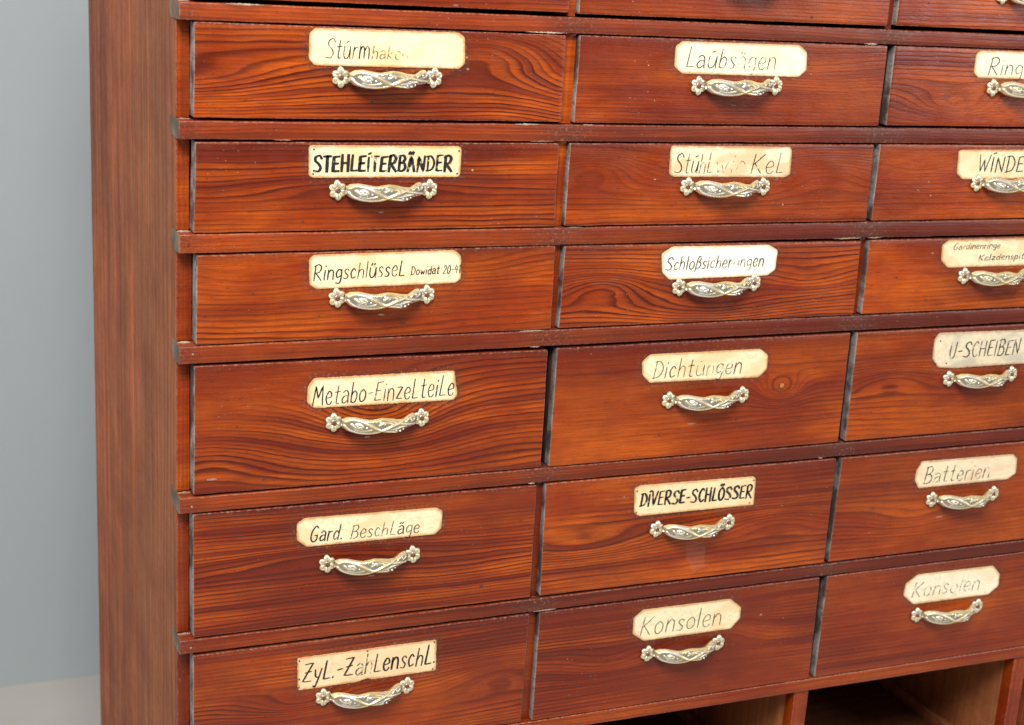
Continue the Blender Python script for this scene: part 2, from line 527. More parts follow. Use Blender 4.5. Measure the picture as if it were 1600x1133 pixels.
def sliver(name, x0, x1, z, h, mat, seed, parent, y=-0.0004):
    """ragged little strip lying along a joint"""
    r = random.Random(seed)
    n = max(5, int((x1 - x0) / 0.0012))
    top, bot = [], []
    for i in range(n + 1):
        x = x0 + (x1 - x0) * i / n
        e = min(1, 3 * min(i, n - i) / n)
        top.append((x, y, z + h * e * r.uniform(0.2, 1.0)))
        bot.append((x, y, z - h * e * r.uniform(0.1, 0.9)))
    V = top + bot + [(a, b + 0.003, c) for a, b, c in top] + [(a, b + 0.003, c) for a, b, c in bot]
    N = n + 1
    F = []
    for i in range(n):
        F += [(i, N + i, N + i + 1, i + 1), (i, i + 1, 2 * N + i + 1, 2 * N + i), (N + i, 3 * N + i, 3 * N + i + 1, N + i + 1)]
    me = bpy.data.meshes.new(name)
    me.from_pydata(V, [], F)
    return link(name, me, [mat], parent)


rail_tint = [(0.05, 0.55), (0.2, 0.7), (0.1, 0.8), (0.25, 0.85), (0.3, 0.95), (0.45, 1.0)]
for i, (za, zb) in enumerate(rails):
    x0, x1 = XL - 0.0002, XR - 0.001
    t0, t1 = rail_tint[i]
    o = board("rail", x0, x1, 0.0, 0.040, zb, za, None, [M_RAIL], seed=10 + i, r=0.0016, contrast=0.5,
              step=(0.008, 0.01, 0.005), dens=260, amp=0.006, wear=0.55, tint=0.0, jit=0.00016)
    me = o.data
    n = len(me.vertices)
    cc = np.zeros(n * 3); me.vertices.foreach_get('co', cc); cc = cc.reshape(-1, 3)
    tn = t0 + (t1 - t0) * np.clip((cc[:, 0] - 0.05) / 0.7, 0, 1) + 0.35 * snoise(90 + i, 6, 9, 9)(cc[:, 0], cc[:, 2])
    me.attributes['tint'].data.foreach_set('value', np.clip(tn, 0, 1).astype(np.float32))
    # grime and wear where the dividers meet the rail
    gx = np.zeros(n)
    for xc in (0.406, 0.818): gx = np.maximum(gx, 0.9 * np.exp(-((cc[:, 0] - xc) / 0.028) ** 2))
    gx = np.maximum(gx, 0.5 * np.exp(-((cc[:, 0] + 0.01) / 0.02) ** 2))
    me.attributes['grime'].data.foreach_set('value', gx.astype(np.float32))
    local(o, CB)
    e = d_profile("rail_end", [0.0500, 0.0500, 0.0410, 0.0430, 0.0460, 0.0480][i], za, zb, None)
    child(e, o, (0, 0, 0))
    nl = disc("nail", (-0.004 + random.uniform(-.002, .003), -0.0003, (za + zb) / 2 + random.uniform(-.002, .002)), 0.0011, [M_HOLE_GAPSHADE, M_HOLE_GAPSHADE, M_HOLE_GAPSHADE, M_PUTTY, M_PUTTY, M_PUTTY][i], None, i)
    child(nl, o, (0, 0, 0))
    # old glue along the shoulder joint above and below the rail end
    for s_, zz in ((1, za + 0.0003), (2, zb - 0.0002)):
        if s_ == 2 and i in (0, 2): continue
        g_ = sliver("glue_line", XL + 0.0006, -0.001, zz, 0.0011 if s_ == 1 else 0.0007, M_PUTTY, i * 7 + s_, None, y=0.0150)
        child(g_, o, (0, 0, 0))
# ragged splinters along some rails by the dividers
for i, x, dx, top in [(0, 0.375, 0.05, 0), (0, 0.79, 0.02, 0), (1, 0.378, 0.03, 0), (1, 0.36, 0.03, 1), (2, 0.79, 0.04, 0), (3, 0.385, 0.012, 0), (1, 0.432, 0.015, 1),
                      (2, 0.425, 0.02, 1), (4, 0.392, 0.008, 0), (5, 0.42, 0.03, 0), (3, 0.38, 0.03, 1), (2, 0.83, 0.02, 0), (4, 0.79, 0.006, 0), (0, 0.05, 0.05, 1), (1, 0.09, 0.02, 0)]:
    za, zb = rails[i]
    s_ = sliver("splinter", x - dx / 2, x + dx / 2, (za - 0.0002) if top else (zb + 0.0001), 0.0011, M_PUTTY if (i + int(x * 100)) % 2 else M_SCUFF, int(x * 1000) + i, None, y=-0.0003)
    local(s_, CB)
# bottom rail
o = CBd("bottom_rail", XL - 0.0002, XR - 0.001, 0.0, 0.03, BOT[1], BOT[0], None, [M_WOOD], seed=17, r=0.0014, step=(0.01, 0.01, 0.005), dens=240, tint=0.35, contrast=0.5, amp=0.006)
# dividers between the drawer columns
gaps1 = [(0.3995, 0.4108), (0.3985, 0.4143), (0.3990, 0.4115), (0.4032, 0.4130), (0.4025, 0.4125), (0.3997, 0.4112), (0.4000, 0.4135)]
gaps2 = [(0.8101, 0.8220), (0.8150, 0.8253), (0.8138, 0.8217), (0.8120, 0.8238), (0.8130, 0.8228), (0.8145, 0.8218), (0.8127, 0.8224)]
for gi, gl in enumerate((gaps1, gaps2)):
    for i, (za, zb) in enumerate(zs[1:8]):
        deep = (i == 4) if gi == 0 else i in (1, 2, 4, 5, 6)
        xa, xb = gl[i][0] + 0.0022, gl[i][1] - 0.0003
        ya = 0.060 if deep else 0.0080
        CBd("divider", xa, xb, ya + random.uniform(0, 0.001), 0.60, zb, za, None, [M_WOOD], seed=120 + i + 7 * gi, axis='z', r=0.0005,
            tint=[0.1, 0.0, 0.1, 0.6, 0.8, 0.7, 0.55][i] if gi == 0 else 0.7, contrast=0.3, step=(0.006, 0.1, 0.012), dens=200, amp=0.004, wear=0.1)
# dust shelves inside (behind every rail)
for i, (za, zb) in enumerate(rails + [BOT]):
    CBd("inner_shelf", XL + 0.012, XR - 0.013, 0.0405, 0.65, zb + 0.003, za - 0.003, None, [M_INNER], seed=140 + i, step=(0.1, 0.1, 0.01), r=0.001)
# open lower compartments
for j, (xa, xb) in enumerate(((0.375, 0.397), (0.7965, 0.8185), (1.1640, 1.1860))):
    CBd("lower_divider", xa, xb, 0.004, 0.024, FZ, BOT[1] - 0.0003, None, [M_WOOD], seed=150 + j, axis='z', tint=0.45, contrast=0.4, step=(0.006, 0.01, 0.012), dens=150, wear=0.5)
    CBd("partition", xa + 0.002, xb - 0.002, 0.0243, 0.652, FZ + 0.05, BOT[1] - 0.0003, None, [M_PART], seed=160 + j, axis='z', contrast=0.5, tint=0.1, step=(0.01, 0.02, 0.02), dens=55, amp=0.02)
    CBd("cleat", xa - 0.0085, xa + 0.0018, 0.03, 0.65, -0.700, -0.682, None, [M_PART], seed=170 + j, axis='y', contrast=0.4, tint=0.0, step=(0.01, 0.02, 0.01), dens=90)
CBd("compartment_floor", XL + 0.012, XR - 0.013, 0.03, 0.652, -0.722, -0.7005, None, [M_INNER], seed=180, axis='x', tint=0.2, step=(0.02, 0.02, 0.02), dens=80)
kn = disc("knot", (0.7975 + 0.0, 0, 0), 0.001, M_HOLE_GAPSHADE, None)
bpy.data.objects.remove(kn)

# ------------------------------------------------------------------ handles (one cast pattern, shared by all)
HL = 0.1007


def mid_bow(s): return math.sin(math.pi * min(max(s, 0), 1)) ** 0.75


def handle_mesh():
    # relief laid out in (s, t): s along the bow, t across it (+ up)
    top = [(0, .45), (.05, .80), (.14, .92), (.24, .78), (.34, .66), (.41, .78), (.48, .92), (.58, .80), (.70, .55), (.78, .50), (.86, .85), (.94, .95), (1, .5)]
    bot = [(0, -.35), (.06, -.80), (.16, -1.02), (.27, -1.06), (.40, -.98), (.48, -.78), (.58, -.88), (.69, -1.0), (.77, -.9), (.82, -.62), (.90, -.6), (.97, -.55), (1, -.35)]
    tx, ty = zip(*top); bx, by = zip(*bot)
    def smooth(xs, ys, s):
        v = 0
        for d in (-0.015, 0, 0.015): v += np.interp(s + d, xs, ys)
        return v / 3
    NS, NT_ = 120, 26
    ridges = [  # (points, height, width)
        ([(0.02, -.15), (.08, -.62), (.2, -.9), (.33, -.92), (.44, -.72)], 0.9, 0.10),
        ([(.03, .35), (.1, .62), (.2, .55), (.3, .2), (.40, -.30), (.48, -.62), (.58, -.8), (.68, -.9)], 1.1, 0.10),
        ([(.44, -.70), (.52, -.42), (.60, -.12), (.68, .12), (.76, .38), (.84, .72)], 1.2, 0.11),
        ([(.40, .55), (.47, .78), (.56, .64), (.66, .30), (.76, .06), (.88, -.2), (.96, -.35)], 1.0, 0.10),
        ([(.10, .1), (.16, -.25), (.23, -.1), (.20, .15), (.15, .1)], 0.7, 0.08),
        ([(.14, -.5), (.24, -.62), (.34, -.45)], 0.6, 0.07),
        ([(.12, .8), (.22, .62), (.32, .5), (.4, .62)], 0.7, 0.08),
        ([(.44, .1), (.50, .35), (.58, .3), (.62, .08)], 0.7, 0.08),
        ([(.82, .25), (.88, .6), (.94, .62), (.95, .3), (.9, .15)], 0.8, 0.08),
        ([(.56, -.5), (.64, -.5), (.72, -.35), (.82, -.3)], 0.6, 0.08),
    ]
    beads = [(.73, -.78, .11, 1.5), (.67, -.66, .09, 1.2), (.78, -.62, .08, 1.0), (.45, .45, .10, 1.1), (.51, .2, .08, .9), (.17, -.05, .08, 1.2), (.22, -.35, .07, 1.0), (.28, -.2, .06, .9),
             (.89, .38, .09, 1.1), (.36, .42, .05, .8), (.33, .48, .05, .8), (.30, .52, .05, .8), (.83, -.45, .06, .8), (.87, -.42, .05, .7), (.58, .45, .05, .7)]
    segs = []
    for pts, h, wd in ridges:
        # catmull-ish resample
        P = np.array(pts); q = []
        for i in range(len(P) - 1):
            p0 = P[max(i - 1, 0)]; p1 = P[i]; p2 = P[i + 1]; p3 = P[min(i + 2, len(P) - 1)]
            for u in np.linspace(0, 1, 7)[:-1]:
                q.append(0.5 * ((2 * p1) + (-p0 + p2) * u + (2 * p0 - 5 * p1 + 4 * p2 - p3) * u * u + (-p0 + 3 * p1 - 3 * p2 + p3) * u ** 3))
        q.append(P[-1])
        segs.append((np.array(q), h, wd))
    L = 0.0855
    HW = 0.0097
    V, cav, br = [], [], []
    AS = L / HW
    for i in range(NS + 1):
        s = i / NS
        a, b = smooth(bx, by, s), smooth(tx, ty, s)
        bow = mid_bow(s)
        for j in range(NT_ + 1):
            u = j / NT_
            t = a + (b - a) * u
            dome = math.sqrt(max(0, 1 - (2 * u - 1) ** 2)) * 0.0042
            h = 0
            for q, hh, wd in segs:
                d = np.min(np.hypot((q[:, 0] - s) * AS, (q[:, 1] - t)))
                h = max(h, hh * math.exp(-(d / (wd * 1.25)) ** 2))
            hb = 0
            for (bs, bt, rr, hh) in beads:
                d = math.hypot((bs - s) * AS, bt - t) / (rr * 1.4)
                if d < 1: hb = max(hb, hh * math.sqrt(1 - d * d))
            rel = max(h, hb)
            y = -(0.0045 + 0.0165 * bow + dome + 0.0019 * rel)
            V.append((s * L - L / 2, y, t * HW))
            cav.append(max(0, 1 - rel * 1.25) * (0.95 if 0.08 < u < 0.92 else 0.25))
            br.append(min(1, 1.1 * math.exp(-((s - .5) / .2) ** 2) * (h > 0.55) + 0.5 * (0.3 < s < .62) * (h > .3) + 0.75 * (j in (0, 1, NT_ - 1, NT_))))
    base = len(V)
    for i in range(NS + 1):
        s = i / NS
        a, b = smooth(bx, by, s), smooth(tx, ty, s)
        for j in range(3):
            t = a + (b - a) * (j * 0.4 + 0.1)
            V.append((s * L - L / 2, -(0.0022 + 0.0150 * mid_bow(s)), t * HW)); cav.append(.6); br.append(.2)
    F = []
    n = NT_ + 1
    for i in range(NS):
        for j in range(NT_):
            F.append((i * n + j, (i + 1) * n + j, (i + 1) * n + j + 1, i * n + j + 1))
        p, q = base + i * 3, base + (i + 1) * 3
        F += [(p, p + 1, q + 1, q), (p + 1, p + 2, q + 2, q + 1)]
        F.append((i * n, p, q, (i + 1) * n))
        F.append((i * n + NT_, (i + 1) * n + NT_, q + 2, p + 2))
    me = bpy.data.meshes.new("handle")
    me.from_pydata(V, [], F)
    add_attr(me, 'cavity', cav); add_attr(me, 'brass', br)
    me.polygons.foreach_set('use_smooth', [True] * len(F))
    me.materials.append(M_METAL)
    return me


def flower_mesh():
    V, F, cav, br = [], [], [], []
    def petal(ang, Lp, wp, tilt):
        b0 = len(V)
        ca, sa = math.cos(ang), math.sin(ang)
        NU, NV = 9, 6
        for i in range(NU + 1):
            u = i / NU
            wid = wp * (math.sin(math.pi * min(1, 0.10 + (u ** 1.25) * 0.86)) ** 0.62)
            for j in range(NV + 1):
                v = j / NV * 2 - 1
                rad = 0.0019 + Lp * u
                z = 0.0030 + tilt * math.sin(u * math.pi * 0.75) + 0.0007 * (v * v) * math.sin(math.pi * u) - 0.0020 * u ** 3
                z += -0.0006 * math.exp(-(v / 0.18) ** 2) * math.sin(math.pi * u)
                z -= 0.0014 * abs(v) ** 4
                px, pz = rad * ca - v * wid * sa, rad * sa + v * wid * ca
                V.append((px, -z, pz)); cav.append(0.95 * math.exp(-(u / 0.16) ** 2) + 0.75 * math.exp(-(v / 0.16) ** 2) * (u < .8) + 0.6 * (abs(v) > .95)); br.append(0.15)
        m_ = NV + 1
        for i in range(NU):
            for j in range(NV):
                F.append((b0 + i * m_ + j, b0 + (i + 1) * m_ + j, b0 + (i + 1) * m_ + j + 1, b0 + i * m_ + j + 1))
        # skirt to the wood
        ring_ = [b0 + i * m_ for i in range(NU + 1)] + [b0 + NU * m_ + j for j in range(1, m_)] + [b0 + i * m_ + NV for i in range(NU - 1, -1, -1)]
        k0 = len(V)
        for q in ring_:
            x, y, z = V[q]; V.append((x * 0.93, -0.0004, z * 0.93)); cav.append(1.0); br.append(0)
        for i in range(len(ring_) - 1):
            F.append((ring_[i], k0 + i, k0 + i + 1, ring_[i + 1]))
    for k in range(6):
        a = math.radians(90 + 60 * k)
        petal(a, 0.0084 if k % 3 == 0 else 0.0078, 0.0037, 0.0020)
    # raised boss under the screw
    b0 = len(V)
    for j, (r_, y_) in enumerate([(0.0030, 0.001), (0.0031, 0.0034), (0.0022, 0.0040), (0.0, 0.0036)]):
        for i in range(14):
            a = 2 * math.pi * i / 14
            V.append((r_ * math.cos(a), -y_, r_ * math.sin(a))); cav.append(0.8 if j != 2 else 0.4); br.append(0)
    for j in range(3):
        for i in range(14):
            F.append((b0 + j * 14 + i, b0 + j * 14 + (i + 1) % 14, b0 + (j + 1) * 14 + (i + 1) % 14, b0 + (j + 1) * 14 + i))
    me = bpy.data.meshes.new("flower")
    me.from_pydata(V, [], F)
    add_attr(me, 'cavity', np.clip(cav, 0, 1)); add_attr(me, 'brass', br)
    me.polygons.foreach_set('use_smooth', [True] * len(F))
    me.materials.append(M_METAL)
    return me


def screw_mesh():
    V, F = [], []
    prof = [(0.0026, -0.0034), (0.0026, -0.0044), (0.0020, -0.0052), (0.0010, -0.0057), (0.0001, -0.0058)]
    n = 14
    for r_, y_ in prof:
        for i in range(n):
            a = 2 * math.pi * i / n
            x, z = r_ * math.cos(a), r_ * math.sin(a)
            y2 = y_ + (0.0007 if abs(z) < 0.0004 and r_ < 0.002 else 0)
            V.append((x, y2, z))
    for j in range(len(prof) - 1):
        for i in range(n):
            F.append((j * n + i, j * n + (i + 1) % n, (j + 1) * n + (i + 1) % n, (j + 1) * n + i))
    F.append(tuple((len(prof) - 1) * n + i for i in range(n)))
    me = bpy.data.meshes.new("screw")
    me.from_pydata(V, [], F)
    me.materials.append(M_SCREW)
    return me


ME_H, ME_F, ME_S = handle_mesh(), flower_mesh(), screw_mesh()


def add_handle(drawer, x, z, ang=0.0, seed=0):
    """x, z: middle between the two flowers, on the drawer front"""
    r = random.Random(seed)
    dl = Vector(drawer.location)
    h = bpy.data.objects.new("handle", ME_H); col.objects.link(h)
    h.parent = drawer
    h.location = Vector((x, -0.0004, z)) - dl
    h.rotation_euler = (0, -ang, 0)
    for s in (-1, 1):
        f = bpy.data.objects.new("flower", ME_F); col.objects.link(f); f.parent = h
        f.location = (s * HL / 2, 0, 0)
        f.rotation_euler = (0, r.uniform(-0.14, 0.14), 0)
        f.scale = (1, 1, 1.06)
        c = bpy.data.objects.new("screw", ME_S); col.objects.link(c); c.parent = h
        c.location = (s * HL / 2, 0, 0)
        c.rotation_euler = (0, r.uniform(0, 3), 0)
    return h


# ------------------------------------------------------------------ stroke lettering
def S(*st): return st
# each glyph: (width, [ (smooth, [(x,y)...]), ...]) cap height 1, x height .6
G = {
 'S': (.58, [(1, [(.55, .82), (.40, 1.0), (.14, .90), (.12, .68), (.38, .46), (.50, .22), (.34, .02), (.02, .06)])]),
 't': (.38, [(1, [(.20, .95), (.16, .2), (.20, .02), (.34, .04)]), (0, [(.02, .62), (.36, .65)])]),
 'u': (.50, [(1, [(.06, .6), (.04, .18), (.18, .0), (.38, .14), (.46, .6)]), (0, [(.46, .6), (.47, .0)])]),
 'r': (.34, [(0, [(.07, .6), (.05, .0)]), (1, [(.06, .36), (.16, .55), (.34, .58)])]),
 'm': (.78, [(0, [(.06, .6), (.04, .0)]), (1, [(.05, .36), (.2, .6), (.35, .48), (.36, .0)]), (1, [(.36, .36), (.52, .6), (.68, .48), (.70, .0)])]),
 'n': (.46, [(0, [(.06, .6), (.04, .0)]), (1, [(.05, .36), (.22, .6), (.40, .48), (.42, .0)])]),
 'h': (.46, [(0, [(.08, 1.0), (.04, .0)]), (1, [(.05, .34), (.22, .58), (.40, .46), (.40, .0)])]),
 'a': (.46, [(1, [(.08, .52), (.24, .62), (.40, .5), (.41, .25), (.44, .0)]), (1, [(.40, .36), (.16, .34), (.03, .16), (.16, .0), (.40, .14)])]),
 'k': (.44, [(0, [(.06, 1.0), (.04, .0)]), (0, [(.40, .58), (.06, .28), (.42, .0)])]),
 'e': (.42, [(1, [(.05, .30), (.36, .36), (.34, .56), (.18, .62), (.03, .34), (.12, .04), (.30, .0), (.40, .12)])]),
 'L': (.44, [(0, [(.12, 1.0), (.05, .02), (.42, .04)])]),
 'l': (.14, [(0, [(.09, 1.0), (.06, .0)])]),
 'b': (.44, [(0, [(.08, 1.0), (.04, .02)]), (1, [(.05, .34), (.22, .58), (.40, .42), (.34, .08), (.18, .0), (.05, .08)])]),
 's': (.36, [(1, [(.33, .52), (.20, .62), (.06, .50), (.16, .33), (.30, .20), (.22, .02), (.02, .05)])]),
 'g': (.44, [(1, [(.38, .50), (.22, .61), (.04, .40), (.12, .10), (.36, .20)]), (1, [(.40, .58), (.40, .0), (.30, -.28), (.06, -.24)])]),
 'i': (.13, [(0, [(.07, .6), (.05, .0)]), (0, [(.09, .82), (.10, .87)])]),
 'z': (.42, [(0, [(.05, .58), (.38, .58), (.04, .02), (.40, .03)])]),
 'c': (.38, [(1, [(.35, .50), (.20, .62), (.04, .34), (.14, .02), (.36, .10)])]),
 'd': (.46, [(1, [(.38, .44), (.22, .60), (.04, .34), (.14, .02), (.38, .20)]), (0, [(.44, 1.0), (.40, .0)])]),
 'w': (.62, [(0, [(.04, .6), (.16, .02), (.30, .5), (.42, .02), (.60, .6)])]),
 'y': (.44, [(1, [(.05, .6), (.10, .26), (.24, .2)]), (1, [(.44, .62), (.28, .10), (.12, -.28), (.0, -.22)])]),
 'o': (.44, [(1, [(.24, .62), (.05, .44), (.06, .12), (.22, .0), (.40, .16), (.40, .46), (.24, .62)])]),
 'p': (.44, [(0, [(.08, .6), (.04, -.35)]), (1, [(.06, .36), (.24, .6), (.40, .38), (.30, .04), (.06, .06)])]),
 'ß': (.46, [(1, [(.03, -.25), (.10, .70), (.22, .96), (.38, .82), (.28, .56), (.20, .52)]), (1, [(.20, .52), (.42, .40), (.38, .08), (.14, .0)])]),
 'K': (.60, [(0, [(.10, 1.0), (.04, .0)]), (0, [(.58, .98), (.09, .46)]), (0, [(.16, .50), (.52, .0)])]),
 'R': (.58, [(0, [(.10, .98), (.04, .0)]), (1, [(.02, .90), (.30, 1.02), (.50, .84), (.38, .54), (.10, .48)]), (0, [(.14, .48), (.54, .0)])]),
 'D': (.58, [(0, [(.14, .98), (.08, .0)]), (1, [(.02, .94), (.34, .96), (.56, .56), (.40, .12), (.0, .0)])]),
 'M': (.74, [(0, [(.04, .0), (.18, 1.0), (.36, .35), (.62, 1.0), (.68, .0)])]),
 'E': (.48, [(0, [(.46, 1.0), (.10, .96), (.04, .02), (.44, .04)]), (0, [(.08, .52), (.38, .54)])]),
 'G': (.60, [(1, [(.54, .88), (.36, 1.0), (.10, .66), (.06, .22), (.26, .0), (.50, .14), (.52, .42)]), (0, [(.34, .40), (.54, .42)])]),
 'B': (.54, [(0, [(.12, .98), (.06, .02)]), (1, [(.04, .94), (.36, 1.0), (.48, .78), (.32, .56), (.10, .52)]), (1, [(.12, .52), (.44, .48), (.50, .18), (.30, .0), (.0, .02)])]),
 'Z': (.60, [(0, [(.08, .94), (.56, .98), (.04, .04), (.56, .03)]), (0, [(.14, .50), (.50, .54)])]),
 'W': (.74, [(0, [(.04, 1.0), (.20, .0), (.38, .72), (.50, .0), (.74, 1.0)])]),
 'N': (.58, [(0, [(.05, .0), (.09, 1.0), (.48, .0), (.54, 1.0)])]),
 'H': (.56, [(0, [(.07, 1.0), (.05, .0)]), (0, [(.50, 1.0), (.49, .0)]), (0, [(.06, .50), (.49, .52)])]),
 'T': (.50, [(0, [(.02, .96), (.50, .98)]), (0, [(.26, .96), (.24, .0)])]),
 'I': (.16, [(0, [(.08, .92), (.06, .0)])]),
 'A': (.58, [(0, [(.04, .0), (.28, 1.0), (.52, .0)]), (0, [(.12, .36), (.44, .36)])]),
 'U': (.56, [(1, [(.08, 1.0), (.04, .3), (.20, .0), (.42, .16), (.50, 1.0)])]),
 'C': (.50, [(1, [(.46, .88), (.30, 1.0), (.08, .70), (.08, .28), (.28, .0), (.48, .14)])]),
 'V': (.54, [(0, [(.03, 1.0), (.24, .0), (.52, 1.0)])]),
 'O': (.56, [(1, [(.30, 1.0), (.06, .70), (.08, .2), (.28, .0), (.50, .25), (.50, .74), (.30, 1.0)])]),
 '-': (.34, [(0, [(.04, .40), (.32, .43)])]),
 '.': (.14, [(0, [(.05, .02), (.08, .06)])]),
 ' ': (.26, []),
 '2': (.42, [(1, [(.05, .78), (.2, 1.0), (.38, .8), (.24, .4), (.02, .03)]), (0, [(.02, .03), (.42, .05)])]),
 '0': (.42, [(1, [(.22, 1.0), (.04, .6), (.08, .1), (.24, .0), (.40, .4), (.36, .85), (.22, 1.0)])]),
 '4': (.44, [(0, [(.16, .95), (.03, .40), (.42, .42)]), (0, [(.32, .8), (.28, .0)])]),
 '1': (.22, [(0, [(.02, .72), (.16, .98), (.12, .0)])]),
}
ACC = {'ú': ('u', 'slash', .6), 'ä': ('a', 'dots', .6), 'ü': ('u', 'dots', .6), 'í': ('I', 'slash', .95), 'Ä': ('A', 'dots', 1.0), 'Ö': ('O', 'dots', 1.0)}


def glyph(ch):
    if ch in ACC:
        b, kind, h = ACC[ch]
        wd, st = G[b]
        st = list(st)
        if kind == 'slash': st.append((0, [(wd * .35, h + .20), (wd * .35 + .16, h + .27)]))
        else: st += [(0, [(wd * .25, h + .16), (wd * .25 + .07, h + .26)]), (0, [(wd * .62, h + .16), (wd * .62 + .07, h + .26)])]
        return wd, st
    return G[ch]


def resample(pts, smooth):
    P = [Vector((a, b)) for a, b in pts]
    out = []
    if smooth and len(P) > 2:
        for i in range(len(P) - 1):
            p0, p1, p2, p3 = P[max(i - 1, 0)], P[i], P[i + 1], P[min(i + 2, len(P) - 1)]
            for k in range(7):
                t = k / 7
                out.append(0.5 * ((2 * p1) + (-p0 + p2) * t + (2 * p0 - 5 * p1 + 4 * p2 - p3) * t * t + (-p0 + 3 * p1 - 3 * p2 + p3) * t ** 3))
    else:
        for i in range(len(P) - 1):
            for k in range(5): out.append(P[i].lerp(P[i + 1], k / 5))
    out.append(P[-1])
    return out


def lettering(items, ytop, seed, mat, parent, wpar, name="lettering"):
    """items: (text, x0, z0, x1, z1, cap, pen width, slant, fade function or number)"""
    V, F, fade = [], [], []
    rd = random.Random(seed)
    for (text, x0, z0, x1, z1, cap, pen, slant, fd) in items:
        adv, tot = [], 0
        for ch in text:
            wd = glyph(ch)[0]
            adv.append(tot); tot += wd + 0.13
        tot -= 0.13
        ux = Vector((x1 - x0, z1 - z0)); Ln = ux.length; ux.normalize(); uz = Vector((-ux.y, ux.x))
        kx = Ln / tot
        for ci, ch in enumerate(text):
            wd, st = glyph(ch)
            dz = rd.uniform(-.025, .025); sc_ = rd.uniform(.95, 1.05); sl = slant + rd.uniform(-.03, .03)
            pw = pen * 1.3 * rd.uniform(.8, 1.2)
            fr = (adv[ci] + wd / 2) / tot
            f0 = fd(fr) if callable(fd) else fd
            f0 = min(1, max(0, f0 + rd.uniform(-.06, .06)))
            for smooth, pts in st:
                q = resample([(a, b) for a, b in pts], smooth)
                W = [Vector((x0, z0)) + ux * ((adv[ci] + p.x) * kx + p.y * sl * cap) + uz * ((p.y * sc_ + dz) * cap) for p in q]
                n = len(W)
                b0 = len(V)
                for i, p in enumerate(W):
                    d = (W[min(i + 1, n - 1)] - W[max(i - 1, 0)])
                    if d.length < 1e-9: d = Vector((1, 0))
                    d.normalize()
                    nr = Vector((-d.y, d.x))
                    e = i / (n - 1)
                    th = pw * (0.80 + 0.35 * abs(d.y)) * (0.72 + 0.28 * math.sin(math.pi * min(1, max(0, .08 + e * .84)))) * rd.uniform(.93, 1.07)
                    ext = d * (-pw * .35 if i == 0 else (pw * .35 if i == n - 1 else 0))
                    a_, b_ = p + nr * th / 2 + ext, p - nr * th / 2 + ext
                    V.append((a_.x, ytop, a_.y)); V.append((b_.x, ytop, b_.y))
                    fade += [f0, f0]
                for i in range(n - 1):
                    F.append((b0 + 2 * i, b0 + 2 * i + 2, b0 + 2 * i + 3, b0 + 2 * i + 1))
    # stagger strokes minutely in depth so overlaps never share a plane
    V2 = [(x, y - 0.000004 * (i % 61 if False else (i // 24) % 17), z) for i, (x, y, z) in enumerate(V)]
    me = bpy.data.meshes.new(name)
    me.from_pydata(V2, [], F)
    add_attr(me, 'fade', fade)
    o = link(name, me, [mat])
    return child(o, parent, wpar)


def card(pts, mat, seed, parent, thick=0.0009, rough=0.00022, name="label_card"):
    """irregular card with clipped corners, edges hand cut and worn"""
    rd = random.Random(seed)
    P = [Vector(p) for p in pts]
    Q = []
    for i in range(len(P)):
        a, p, b = P[i - 1], P[i], P[(i + 1) % len(P)]
        for k in (0, 1, 2):
            la, lb = min(0.0022, (a - p).length * .38), min(0.0022, (b - p).length * .38)
            A_, B_ = p + (a - p).normalized() * la, p + (b - p).normalized() * lb
            t = k / 2
            Q.append(A_ * (1 - t) ** 2 + p * 2 * t * (1 - t) + B_ * t * t)
    P = Q
    out = []
    for i in range(len(P)):
        a, b = P[i], P[(i + 1) % len(P)]
        n = max(1, int((b - a).length / 0.0018))
        for k in range(n):
            q = a.lerp(b, k / n)
            d = (b - a).normalized(); nr = Vector((-d.y, d.x))
            out.append(q + nr * rd.uniform(-1, 1) * rough * (0.4 if k == 0 else 1))
    n = len(out)
    # keep a consistent turning direction
    area_ = sum(out[i].x * out[(i + 1) % n].y - out[(i + 1) % n].x * out[i].y for i in range(n))
    if area_ < 0: out.reverse()
    def inset(q, d):
        r_ = []
        for i in range(n):
            a, b = q[i - 1], q[(i + 1) % n]
            t = (b - a).normalized(); r_.append(q[i] + Vector((-t.y, t.x)) * d)
        return r_
    i1, i2 = inset(out, 0.0004), inset(out, 0.0045)
    # smooth the inner loop so it never folds
    for _ in range(6): i2 = [(i2[i - 1] + i2[i] * 2 + i2[(i + 1) % n]) / 4 for i in range(n)]
    V = [(p.x, 0.0003, p.y) for p in out] + [(p.x, -thick + 0.0002, p.y) for p in out] + [(p.x, -thick, p.y) for p in i1] + [(p.x, -thick, p.y) for p in i2]
    F = []
    for l in range(3):
        for i in range(n):
            j = (i + 1) % n
            F.append((l * n + i, l * n + j, (l + 1) * n + j, (l + 1) * n + i))
    F.append(tuple(3 * n + i for i in range(n)))
    me = bpy.data.meshes.new(name)
    me.from_pydata(V, [], F)
    add_attr(me, 'edge', [1.0] * n + [1.0] * n + [0.9] * n + [0.0] * n)
    o = link(name, me, [mat])
    return child(o, parent, parent.location)


CREAM = lambda k, **q: card_material("aged_card_%d" % k, (0.88, 0.77, 0.50), (0.58, 0.30, 0.11), (0.82, 0.55, 0.26), 0.6, k * 1.31, **q)
PALE = lambda k: card_material("white_card_%d" % k, (0.93, 0.91, 0.80), (0.72, 0.52, 0.28), (0.93, 0.88, 0.66), 0.5, k * 1.31)
TAN = lambda k: card_material("tan_card_%d" % k, (0.86, 0.66, 0.40), (0.60, 0.30, 0.12), (0.83, 0.56, 0.30), 0.6, k * 1.31)
SMUDGE = lambda k: card_material("rubbed_card_%d" % k, (0.86, 0.76, 0.52), (0.50, 0.27, 0.12), (0.80, 0.54, 0.30), 0.9, k * 1.31)

